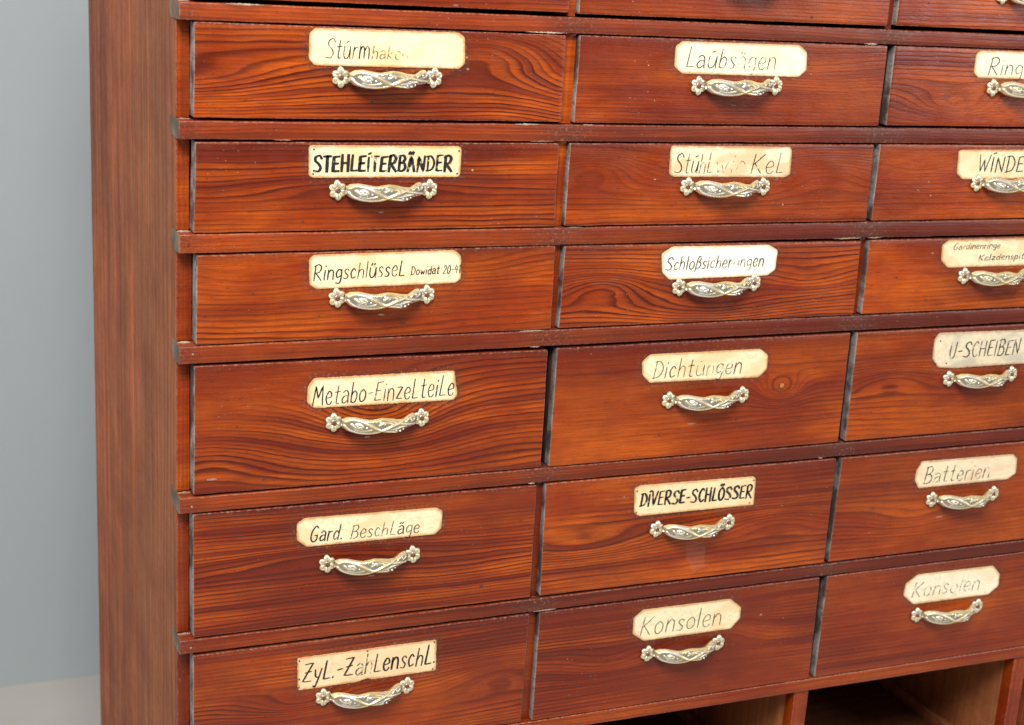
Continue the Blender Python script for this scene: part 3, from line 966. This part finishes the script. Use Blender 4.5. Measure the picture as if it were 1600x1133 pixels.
# ------------------------------------------------------------------ drawers
# front corners (x, z): top left, top right, bottom right, bottom left
DR = {
 1: [(0.000, 0.4530), (0.3990, 0.4530), (0.3995, 0.3501), (-0.0005, 0.3506)],
 2: [(0.4115, 0.4530), (0.8100, 0.4530), (0.8102, 0.3498), (0.4108, 0.3492)],
 3: [(0.8225, 0.4530), (1.2210, 0.4530), (1.2215, 0.3504), (0.8220, 0.3507)],
 11: [(-0.0004, 0.3270), (0.3978, 0.3265), (0.3985, 0.2336), (-0.001, 0.2339)],
 12: [(0.4147, 0.3270), (0.8148, 0.3269), (0.8153, 0.2328), (0.414, 0.2328)],
 13: [(0.825, 0.3272), (1.2235, 0.3271), (1.224, 0.2336), (0.8258, 0.2337)],
 21: [(0.0013, 0.2098), (0.3983, 0.2103), (0.3993, 0.1178), (-0.001, 0.1176)],
 22: [(0.4117, 0.2104), (0.8129, 0.2103), (0.8146, 0.1176), (0.4112, 0.1180)],
 23: [(0.8215, 0.2108), (1.2215, 0.2105), (1.2215, 0.1178), (0.8219, 0.1176)],
 31: [(0.0027, 0.0943), (0.4022, 0.0958), (0.4034, -0.0003), (0.0019, -0.0002)],
 32: [(0.4141, 0.0953), (0.811, 0.0926), (0.813, -0.0002), (0.4126, 0.0002)],
 33: [(0.8234, 0.0933), (1.2225, 0.0935), (1.223, -0.0000), (0.8245, -0.0000)],
 41: [(0.0003, -0.0232), (0.4017, -0.0252), (0.4024, -0.1672), (-0.0002, -0.1656)],
 42: [(0.4131, -0.0238), (0.8125, -0.0237), (0.8135, -0.1665), (0.4122, -0.1672)],
 43: [(0.8225, -0.0236), (1.2225, -0.0238), (1.2225, -0.1665), (0.8237, -0.1663)],
 51: [(-0.001, -0.1879), (0.399, -0.189), (0.3998, -0.3312), (-0.0005, -0.3322)],
 52: [(0.4104, -0.1884), (0.8141, -0.1887), (0.815, -0.3324), (0.4124, -0.3312)],
 53: [(0.8227, -0.1888), (1.2225, -0.1887), (1.2225, -0.3322), (0.8211, -0.3319)],
 61: [(-0.0005, -0.3540), (0.4004, -0.3537), (0.3986, -0.4977), (-0.0005, -0.4977)],
 62: [(0.414, -0.3538), (0.8117, -0.3529), (0.8134, -0.4979), (0.4132, -0.4983)],
 63: [(0.8225, -0.3525), (1.2225, -0.3525), (1.2225, -0.4985), (0.8224, -0.4984)],
}
# grain of each front: seed, density, wander, tint (0 orange .. 1 dark red), contrast, bumps (x, z from the centre, half widths, lift)
GR = {
 1: (3, 200, .006, .25, .6, []), 2: (4, 230, .005, .35, .4, []), 3: (5, 210, .008, .15, .6, []),
 11: (11, 200, .006, .10, 1.15, [(-.015, -.010, .115, .026, .030), (.30, .026, .085, .026, -.030), (.42, -.01, .06, .05, .02)]),
 21: (21, 185, .003, .12, 1.15, [(.17, .000, .13, .010, -.012), (.02, .0, .09, .02, .006)]),
 31: (31, 150, .010, .22, 0.75, [(.06, .020, .07, .022, .016), (.30, .03, .07, .02, .018)]),
 41: (41, 160, .010, .55, 1.0, [(.20, .010, .075, .040, .045), (.02, -.03, .07, .03, -.02), (.38, -.03, .10, .03, -.015)]),
 51: (51, 215, .004, .40, 1.1, [(.14, .010, .12, .013, -.014), (.30, -.03, .10, .02, .008)]),
 61: (61, 200, .007, .45, 1.05, [(.12, -.004, .06, .016, .022), (.37, -.002, .06, .02, -.022), (.25, -.05, .2, .02, .01)]),
 12: (12, 230, .005, .62, 0.55, [(.30, .02, .08, .02, .008)]),
 22: (22, 180, .010, .38, 0.85, [(.03, .018, .06, .020, -.030), (.33, .014, .08, .024, -.026)]),
 32: (32, 180, .009, .22, 1.1, [(.05, -.002, .05, .018, -.024), (.20, -.030, .10, .020, .022), (.33, .0, .06, .02, .012)]),
 42: (42, 150, .008, .25, 0.7, [(.05, .010, .09, .020, .012), (.307, .004, .030, .018, .038)]),
 52: (52, 170, .006, .32, 1.05, [(.05, -.012, .11, .022, .026), (.33, -.005, .08, .02, -.018)]),
 62: (62, 200, .009, .62, 0.7, [(.10, -.01, .07, .02, .018), (.26, .012, .06, .02, -.022)]),
 13: (13, 180, .010, .22, 0.8, [(.10, -.022, .07, .020, .024), (.22, -.01, .06, .02, -.018)]),
 23: (23, 160, .009, .30, 0.6, [(.06, .02, .06, .02, .012)]),
 33: (33, 180, .006, .20, 0.5, []),
 43: (43, 160, .009, .30, 0.65, [(.06, .008, .07, .016, -.020)]),
 53: (53, 170, .008, .35, 0.55, [(.12, -.02, .07, .02, .014)]),
 63: (63, 170, .006, .42, 0.4, []),
}
LAB = {
 11: [(0.115, 0.3197), (0.1211, 0.3252), (0.2748, 0.3254), (0.2818, 0.3207), (0.2832, 0.2941), (0.2774, 0.288), (0.1207, 0.288), (0.1147, 0.2942)],
 21: [(0.1194, 0.2074), (0.281, 0.2068), (0.2842, 0.204), (0.284, 0.1763), (0.2814, 0.1737), (0.1215, 0.1735), (0.1173, 0.1756), (0.1167, 0.2047)],
 31: [(0.1196, 0.0873), (0.1246, 0.0923), (0.282, 0.0939), (0.2898, 0.087), (0.2907, 0.0615), (0.2846, 0.057), (0.1281, 0.0554), (0.1208, 0.0602)],
 41: [(0.1212, -0.0526), (0.1282, -0.0429), (0.2888, -0.043), (0.2909, -0.0571), (0.2938, -0.0713), (0.2891, -0.0774), (0.129, -0.0768), (0.1209, -0.0702), (0.1213, -0.0594)],
 51: [(0.1125, -0.2094), (0.1211, -0.2032), (0.2752, -0.2051), (0.2827, -0.2099), (0.2823, -0.2312), (0.2746, -0.2378), (0.1246, -0.2377), (0.1129, -0.2286)],
 61: [(0.1164, -0.3723), (0.2831, -0.3713), (0.2843, -0.411), (0.205, -0.4118), (0.201, -0.4095), (0.187, -0.4125), (0.118, -0.4132)],
 12: [(0.5319, 0.3188), (0.5401, 0.3245), (0.692, 0.3245), (0.7032, 0.3169), (0.7052, 0.2964), (0.6954, 0.2882), (0.5425, 0.2889), (0.5322, 0.2964)],
 22: [(0.5379, 0.2086), (0.6942, 0.2075), (0.6975, 0.2034), (0.6984, 0.1751), (0.6919, 0.1716), (0.5427, 0.1728), (0.5372, 0.1762), (0.5365, 0.2029)],
 32: [(0.5368, 0.0834), (0.5509, 0.0918), (0.68, 0.0911), (0.6928, 0.084), (0.6921, 0.0608), (0.6819, 0.0538), (0.5496, 0.0527), (0.5396, 0.0615)],
 42: [(0.523, -0.0454), (0.5334, -0.0367), (0.6834, -0.0374), (0.6949, -0.0455), (0.6957, -0.0633), (0.6849, -0.0735), (0.5354, -0.0718), (0.5251, -0.0614)],
 52: [(0.5278, -0.2045), (0.5355, -0.2007), (0.6933, -0.2025), (0.6968, -0.2054), (0.6978, -0.2408), (0.5364, -0.2405), (0.5299, -0.2356)],
 62: [(0.5419, -0.3763), (0.5548, -0.3665), (0.6789, -0.3669), (0.6958, -0.3803), (0.6961, -0.3957), (0.6836, -0.4088), (0.5588, -0.4096), (0.5424, -0.3981)],
 63: [(0.95, -0.3775), (0.9685, -0.3658), (1.0941, -0.3669), (1.1078, -0.3807), (1.1085, -0.3988), (1.0932, -0.4098), (0.9673, -0.4095), (0.9487, -0.3948)],
 53: [(0.9481, -0.2033), (1.0983, -0.2048), (1.1063, -0.2114), (1.1078, -0.2331), (1.0949, -0.2406), (0.9485, -0.2408), (0.941, -0.2289), (0.9414, -0.2164)],
 43: [(0.9416, -0.0374), (0.9477, -0.0292), (1.1000, -0.0315), (1.1080, -0.037), (1.1090, -0.071), (1.1040, -0.0774), (0.9761, -0.0777), (0.9529, -0.0753), (0.942, -0.063)],
 33: [(0.933, 0.0856), (0.9424, 0.0915), (1.092, 0.0915), (1.102, 0.085), (1.1025, 0.062), (1.094, 0.0557), (0.946, 0.0559), (0.9345, 0.0655)],
 23: [(0.9383, 0.2029), (0.9429, 0.2047), (1.1030, 0.2052), (1.1070, 0.201), (1.1070, 0.1730), (1.1030, 0.1692), (0.9492, 0.1681), (0.94, 0.1751)],
 13: [(0.9502, 0.3254), (1.0950, 0.3254), (1.1060, 0.318), (1.1060, 0.299), (1.0950, 0.2915), (0.9515, 0.2929), (0.9445, 0.2986), (0.9442, 0.3206)],
}
bump_f = lambda c, wd, lo, hi: (lambda f: lo + (hi - lo) * math.exp(-((f - c) / wd) ** 2))
TXT = {  # text, x0, z0, x1, z1, cap height, pen width, slant, fade
 11: [("Stúrm", 0.1318, 0.2955, 0.1786, 0.2962, 0.0196, .00085, .10, .12), ("haken", 0.1805, 0.2962, 0.2194, 0.2962, 0.0133, .0007, .10, lambda f: .42 + .4 * f)],
 21: [("STEHLEíTERBÄNDER", 0.1219, 0.1802, 0.2739, 0.1802, 0.0163, .0022, .02, lambda f: .05 + .22 * (abs(f - .27) < .04) + .2 * (f > .4 and f < .55) + .12 * (f > .65))],
 31: [("RingschlüsseL", 0.1246, 0.065, 0.2255, 0.0672, 0.0174, .00095, .10, .12), ("Dowidat 20-41", 0.2323, 0.0675, 0.2893, 0.0685, 0.0093, .00075, .12, .15)],
 41: [("Metabo-EinzeLteiLe", 0.1263, -0.0735, 0.2881, -0.0717, 0.0224, .00095, .10, bump_f(.45, .06, .1, .4))],
 51: [("Gard.", 0.1275, -0.232, 0.1643, -0.2325, 0.0185, .0011, .12, .06), ("BeschLäge", 0.1737, -0.2324, 0.2549, -0.2336, 0.0162, .0009, .12, bump_f(.42, .12, .22, .6))],
 61: [("ZyL.-ZahLenschL.", 0.122, -0.4040, 0.2823, -0.4012, 0.0235, .0015, .12, bump_f(.45, .09, .08, .68))],
 12: [("Laúbsägen", 0.5462, 0.2962, 0.6621, 0.296, 0.022, .00095, .10, bump_f(.68, .2, .22, .74))],
 22: [("StúhL", 0.5436, 0.1768, 0.5930, 0.1771, 0.0229, .00095, .10, lambda f: .12 + .35 * f), ("win", 0.5960, 0.1771, 0.6360, 0.1771, 0.0229, .0008, .10, .93), ("KeL", 0.6437, 0.1764, 0.6892, 0.1765, 0.0235, .00095, .10, lambda f: .35 - .1 * f)],
 32: [("Schloßsicherungen", 0.5432, 0.0644, 0.6742, 0.0656, 0.0152, .00095, .12, bump_f(.72, .14, .18, .6))],
 42: [("Dichtúngen", 0.5382, -0.0668, 0.6587, -0.0666, 0.0223, .0009, .12, bump_f(.66, .17, .2, .78))],
 52: [("DíVERSE-SCHLÖSSER", 0.5367, -0.2281, 0.693, -0.2303, 0.0170, .0020, .04, lambda f: .06 + .3 * (abs(f - .33) < .03) + .3 * (abs(f - .81) < .03))],
 62: [("Konsolen", 0.5519, -0.4024, 0.6673, -0.4004, 0.0255, .0009, .12, .12)],
 63: [("Konsolen", 0.9616, -0.3993, 1.0743, -0.3993, 0.0226, .0010, .12, .62)],
 53: [("Batterien", 0.9548, -0.235, 1.0619, -0.2349, 0.0223, .0011, .12, lambda f: .35 + .3 * f)],
 43: [("U-SCHEIBEN", 0.9674, -0.0637, 1.0802, -0.0641, 0.0208, .0014, .08, .38)],
 33: [("Gardinenringe", 0.9505, 0.0790, 1.0234, 0.0795, 0.0078, .0008, .15, .35), ("Kalzdenspitze", 0.9919, 0.0640, 1.079, 0.0650, 0.0078, .0009, .15, .3)],
 23: [("WíNDEíSEN", 0.9698, 0.1772, 1.0966, 0.1772, 0.0198, .0014, .05, .15)],
 13: [("Ringschr.", 0.9653, 0.2971, 1.0780, 0.2962, 0.0204, .00095, .10, lambda f: .2 + .3 * f)],
}
HAN = {  # handle middle x, z, angle
 11: (0.1983, 0.2776, .014), 21: (0.1984, 0.1610, .005), 31: (0.2009, 0.0456, .004), 41: (0.2010, -0.0944, -.012), 51: (0.1979, -0.2593, .008), 61: (0.1977, -0.4248, .002),
 12: (0.6140, 0.2770, .018), 22: (0.6116, 0.1617, -.007), 32: (0.6127, 0.0449, .026), 42: (0.6127, -0.0940, .007), 52: (0.6120, -0.2593, -.007), 62: (0.6153, -0.4260, .016),
 13: (1.0252, 0.2814, 0), 23: (1.0220, 0.1638, 0), 33: (1.0222, 0.0449, 0), 43: (1.0215, -0.0906, .01), 53: (1.0219, -0.2580, -.005), 63: (1.0245, -0.4246, .01),
 1: (0.1985, 0.3915, 0), 2: (0.6140, 0.3915, 0), 3: (1.0200, 0.3915, 0),
}
TACK = {
 21: [(0.1222, 0.2030), (0.2812, 0.2018), (0.1219, 0.1778), (0.2801, 0.1776)],
 52: [(0.5314, -0.2078), (0.6937, -0.2078), (0.5324, -0.2353), (0.6911, -0.2374)],
 61: [(0.1190, -0.3760), (0.2805, -0.3740), (0.1990, -0.3745), (0.2800, -0.4085), (0.1190, -0.4095), (0.1190, -0.3990)],
 43: [(0.9510, -0.0400), (0.9480, -0.0705), (0.9650, -0.0705), (1.1030, -0.040), (1.1035, -0.070)],
}
TEXTNAME = {
 11: ("with card fading after Stúrm, uppermost whole drawer at left", 'CREAM'),
 21: ("whose card with four tacks reads STEHLEíTERBÄNDER in bold black capitals", 'CREAM'),
 31: ("with handwritten card Ringschlüssel and small figures 20-41", 'CREAM'),
 41: ("whose tall handwritten card ends in Einzelteile, darker swirling grain", 'CREAM'),
 51: ("with cream card reading Gard. Beschläge above its cast handle", 'CREAM'),
 61: ("with tacked tan card reading Zyl.-Zahlenschl. at bottom left", 'TAN'),
 12: ("with half faded card reading Laubsägen, dark even grain", 'PALECREAM'),
 22: ("whose rubbed card reads Stuhl and kel with the middle worn away", 'SMUDGE'),
 32: ("with the whitest card reading Schloßsicherungen", 'PALE'),
 42: ("with card reading Dichtungen and a small orange knot at its right", 'CREAM'),
 52: ("whose tacked card reads DíVERSE-SCHLÖSSER in bold capitals", 'TAN2'),
 62: ("with clear thin writing Konsolen on its card, dark red front", 'CREAM'),
 63: ("with barely legible pale card Konsolen, lowest of the right column", 'PALECREAM'),
 53: ("with smudged card reading Batterien", 'SMUDGE2'),
 43: ("with dirty grey-stained card reading U-SCHEIBEN", 'GREY'),
 33: ("whose card has two small faint lines", 'CREAM'),
 23: ("with card beginning WíNDEíS in spaced thin capitals", 'CREAM'),
 13: ("with card beginning Rings, uppermost whole drawer at right", 'PALECREAM'),
 1: ("cut off by the top picture edge above the faded Stúrm card", None),
 2: ("cut off by the top picture edge above the Laubsägen card", None),
 3: ("cut off by the top right corner, handle just showing", None),
}
MK = {'CREAM': CREAM, 'PALE': PALE, 'TAN': TAN, 'SMUDGE': SMUDGE,
      'PALECREAM': lambda k: card_material("pale_cream_card_%d" % k, (0.91, 0.84, 0.62), (0.62, 0.35, 0.14), (0.84, 0.64, 0.36), 0.5, k * 1.31),
      'TAN2': lambda k: card_material("golden_card_%d" % k, (0.88, 0.72, 0.43), (0.62, 0.33, 0.13), (0.84, 0.54, 0.27), 0.5, k * 1.31),
      'SMUDGE2': lambda k: card_material("smudged_card_%d" % k, (0.85, 0.72, 0.48), (0.55, 0.30, 0.14), (0.80, 0.56, 0.36), 0.7, k * 1.31),
      'GREY': lambda k: card_material("greyed_card_%d" % k, (0.78, 0.68, 0.47), (0.52, 0.32, 0.18), (0.52, 0.46, 0.36), 0.8, k * 1.31)}


def poly_dist(P, x, z):
    """unsigned distance of arrays x,z to the outline P, and inside mask"""
    d = np.full(len(x), 9.0)
    for i in range(len(P)):
        ax, az = P[i]; bx, bz = P[(i + 1) % len(P)]
        vx, vz = bx - ax, bz - az
        t = np.clip(((x - ax) * vx + (z - az) * vz) / (vx * vx + vz * vz), 0, 1)
        d = np.minimum(d, np.hypot(x - ax - t * vx, z - az - t * vz))
    return d


for k, q in DR.items():
    (ax, az), (bx, bz), (cx, cz), (dx, dz) = q
    x0, x1 = (ax + dx) / 2, (bx + cx) / 2
    z1, z0 = (az + bz) / 2, (cz + dz) / 2
    zc = (z0 + z1) / 2
    desc, ck = TEXTNAME[k]
    D = empty("drawer", ((x0 + x1) / 2, 0.0, z0), "stained pine drawer " + desc, "drawer", "drawers of the shop cabinet")
    seed, dens, amp, tint, con, bumps = GR[k]
    ff = field(seed * 3 + 1, dens, amp, bumps)
    hx, hz, ha = HAN[k]
    P = LAB.get(k)
    def grime(x, z, P=P, hx=hx, hz=hz, x0=x0, x1=x1, z0=z0, z1=z1):
        g_ = np.zeros(len(x))
        if P: g_ = 0.95 * np.exp(-(poly_dist(P, x, z) / 0.0055) ** 2)
        g_ = np.maximum(g_, 0.35 * np.exp(-((x - hx) / 0.05) ** 2 - ((z - hz + .012) / 0.008) ** 2))
        g_ = np.maximum(g_, 0.5 * np.exp(-((z - z1) / 0.006) ** 2))
        return g_
    def warp(V, q=q, x0=x0, x1=x1, z0=z0, z1=z1):
        u = (V[:, 0] - x0) / (x1 - x0); v = (V[:, 2] - z0) / (z1 - z0)
        (ax, az), (bx, bz), (cx, cz), (dx, dz) = q
        W = V.copy()
        W[:, 0] = (1 - u) * (1 - v) * dx + u * (1 - v) * cx + u * v * bx + (1 - u) * v * ax
        W[:, 2] = (1 - u) * (1 - v) * dz + u * (1 - v) * cz + u * v * bz + (1 - u) * v * az
        return W
    V_t = None
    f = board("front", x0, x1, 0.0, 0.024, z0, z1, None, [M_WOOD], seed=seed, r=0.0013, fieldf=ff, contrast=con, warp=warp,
              grime=grime, endmat=M_END, deepmat=(M_HOLE_GAPSHADE if k % 10 != 1 else None), step=(0.0035, 0.0035, 0.0035), tint=tint, wear=0.8)  # end faces deep in the gaps: shade and dirt put into the colour
    me = f.data
    n = len(me.vertices)
    cc = np.zeros(n * 3); me.vertices.foreach_get('co', cc); cc = cc.reshape(-1, 3)
    tn = tint + 0.62 * snoise(seed + 200, 6, 6, 14)(cc[:, 0], cc[:, 2]) + 0.25 * snoise(seed + 300, 6, 18, 40)(cc[:, 0], cc[:, 2])
    me.attributes['tint'].data.foreach_set('value', np.clip(tn, 0, 1).astype(np.float32))
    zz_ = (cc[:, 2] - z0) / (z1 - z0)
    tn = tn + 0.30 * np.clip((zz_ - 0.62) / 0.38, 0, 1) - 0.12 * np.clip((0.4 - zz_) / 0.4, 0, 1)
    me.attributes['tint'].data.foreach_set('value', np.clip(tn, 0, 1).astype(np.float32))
    # contrast wanders along the board so that some rings die out
    cn = con * (0.80 + 1.25 * snoise(seed + 400, 6, 8, 25)(cc[:, 0], cc[:, 2]))
    me.attributes['contrast'].data.foreach_set('value', np.clip(cn, 0.08, 1.2).astype(np.float32))
    child(f, D, D.location)
    # drawer box behind the front
    for nm, a in (("side", (x0 + 0.004, x0 + 0.014, 0.0242, 0.45, z0 + 0.004, z1 - 0.010)), ("side", (x1 - 0.014, x1 - 0.004, 0.0242, 0.45, z0 + 0.004, z1 - 0.010)),
                  ("bottom", (x0 + 0.0142, x1 - 0.0142, 0.0242, 0.45, z0 + 0.004, z0 + 0.010)), ("back", (x0 + 0.004, x1 - 0.004, 0.4502, 0.46, z0 + 0.004, z1 - 0.010))):
        child(board(nm, *a, None, [M_INNER], seed=seed, axis='x', r=0.0008, step=(0.1, 0.1, 0.05)), D, D.location)
    add_handle(D, hx, hz, ha, k)
    if P:
        c = card(P, MK[ck](k), k, D, rough=0.00035 if k in (41, 53, 43, 61) else 0.0002)
        mat = M_INK if k in (21, 52, 61, 41, 51, 43, 23) else M_INKB
        lettering(TXT[k], -0.00105, k, mat, c, D.location)
        # lettering is a child of the card, which keeps the drawer's offset
        for ch in c.children: ch.matrix_parent_inverse = Matrix.Identity(4)
        for (tx, tz) in TACK.get(k, []):
            t = disc("tack", (tx, -0.0009, tz), 0.00105, M_TACK, None, int(tx * 1e4), dome=0.0005)
            t.parent = c

# small marks on the fronts: old nail holes, dents, scuffs (x, z, radius, squash, kind, drawer)
drawers = {k: o for k, o in zip(DR.keys(), [o for o in col.objects if o.name.split('.')[0] == 'drawer'])}
MARKS = [
 (0.575, 0.2385, .0012, 1, 'h', 12), (0.654, 0.2385, .0012, 1, 'h', 12), (0.613, 0.2545, .0007, 5, 's', 12), (0.5, 0.297, .0009, 1, 's', 12), (0.712, 0.292, .0007, 1, 's', 12),
 (0.5445, 0.140, .0011, 1, 'h', 22), (0.683, 0.1395, .0012, 1, 'h', 22), (0.693, 0.139, .0012, 1, 's', 22), (0.52, 0.17, .0007, 2, 's', 22),
 (0.197, 0.1365, .0008, 4, 's', 21), (0.298, 0.181, .0012, 1, 's', 21), (0.112, 0.128, .0012, 1, 'h', 21), (0.31, 0.203, .0010, 1, 'h', 21),
 (0.201, 0.0245, .0010, 4, 's', 31), (0.226, 0.014, .0008, 5, 'h', 31), (0.132, 0.026, .0010, 1, 'h', 31), (0.061, 0.052, .0010, 1, 'h', 31),
 (0.019, -0.1495, .0012, 4.5, 's', 41), (0.19, -0.1140, .0009, 4, 's', 41), (0.075, -0.154, .0016, 1, 'h', 41), (0.045, -0.092, .0010, 1, 'h', 41), (0.20, -0.082, .0014, 1.6, 'h', 41),
 (0.244, -0.303, .0012, 1, 'h', 51), (0.29, -0.300, .0012, 1, 'h', 51), (0.200, -0.281, .0008, 5, 's', 51), (0.336, -0.31, .0014, 1.5, 'h', 51),
 (0.598, -0.127, .0010, 6, 's', 42), (0.555, -0.139, .0013, 1, 'h', 42), (0.60, -0.149, .0013, .6, 'h', 42), (0.70, -0.145, .0011, 1, 'h', 42), (0.66, -0.126, .0014, 1.5, 'h', 42),
 (0.65, -0.293, .0011, 1, 'h', 52), (0.515, -0.214, .0010, 1, 's', 52), (0.74, -0.246, .0010, 1, 's', 52),
 (0.727, -0.395, .0012, 1.6, 's', 62), (0.51, -0.43, .0012, 1, 'h', 62), (0.66, -0.47, .0014, 1, 'h', 62),
 (0.205, 0.238, .0012, 1, 'h', 11), (0.183, 0.252, .0012, 2, 'h', 11), (0.285, 0.30, .0011, 1.4, 's', 11), (0.287, 0.288, .0012, 1.3, 's', 11), (0.25, 0.262, .0011, 1, 'h', 11),
 (0.90, 0.165, .0012, 1, 's', 23), (0.905, 0.148, .0013, 1, 's', 23), (0.885, 0.155, .0010, 1, 's', 23), (0.95, 0.140, .0010, 1, 'h', 23),
 (0.92, 0.075, .0012, 1.5, 's', 33), (0.87, 0.045, .0010, 2, 'h', 33), (0.92, 0.015, .0014, 1, 'h', 33),
 (0.88, -0.262, .0012, 1, 'h', 53), (0.90, -0.23, .0010, 1.4, 'h', 53), (1.085, -0.252, .0013, 1, 'h', 53), (0.99, -0.285, .0010, 5, 's', 53),
 (0.705, 0.356, .0015, 1, 'h', 2), (0.66, 0.353, .0011, 1, 'h', 2), (0.27, 0.353, .0010, 3, 's', 1), (0.865, 0.378, .0014, 1, 'h', 3), (0.24, -0.38, .0012, 1.5, 's', 61), (0.275, -0.362, .0010, 1, 'h', 61),
]
for i, (x, z, r_, sq, kd, k) in enumerate(MARKS):
    D = drawers[k]
    t = disc("dent" if kd == 'h' else "scuff", (x, -0.0002, z), r_, M_HOLE_GAPSHADE if kd == 'h' else M_SCUFF, None, i, sq=sq, thick=0.00012, n=11)
    child(t, D, D.location)
# orange knot with a dark rim on the Dichtungen drawer
D = drawers[42]
t = disc("knot_rim", (0.7195, -0.0002, -0.0865), 0.0042, M_HOLE_GAPSHADE, None, 3, thick=0.0001, n=16); child(t, D, D.location)
mk, nt_, b_ = new_mat("knot_orange"); b_.inputs['Base Color'].default_value = (0.55, 0.16, 0.04, 1); b_.inputs['Roughness'].default_value = 0.4
t = disc("knot", (0.7200, -0.0004, -0.0860), 0.0028, mk, None, 5, thick=0.00025, n=14); child(t, D, D.location)
# faint rectangle left by an old sticker
mt, nt_, b_ = new_mat("sticker_residue"); b_.inputs['Base Color'].default_value = (0.62, 0.36, 0.26, 1); b_.inputs['Alpha'].default_value = 0.08; b_.inputs['Roughness'].default_value = 0.3
me = bpy.data.meshes.new("residue")
me.from_pydata([(0.604, -0.00045, -0.2815), (0.633, -0.00045, -0.283), (0.636, -0.00045, -0.318), (0.620, -0.00045, -0.324), (0.609, -0.00045, -0.305)], [], [(0, 1, 2, 3, 4)])
child(link("residue", me, [mt]), drawers[52], drawers[52].location)
print("objects", len(bpy.data.objects))
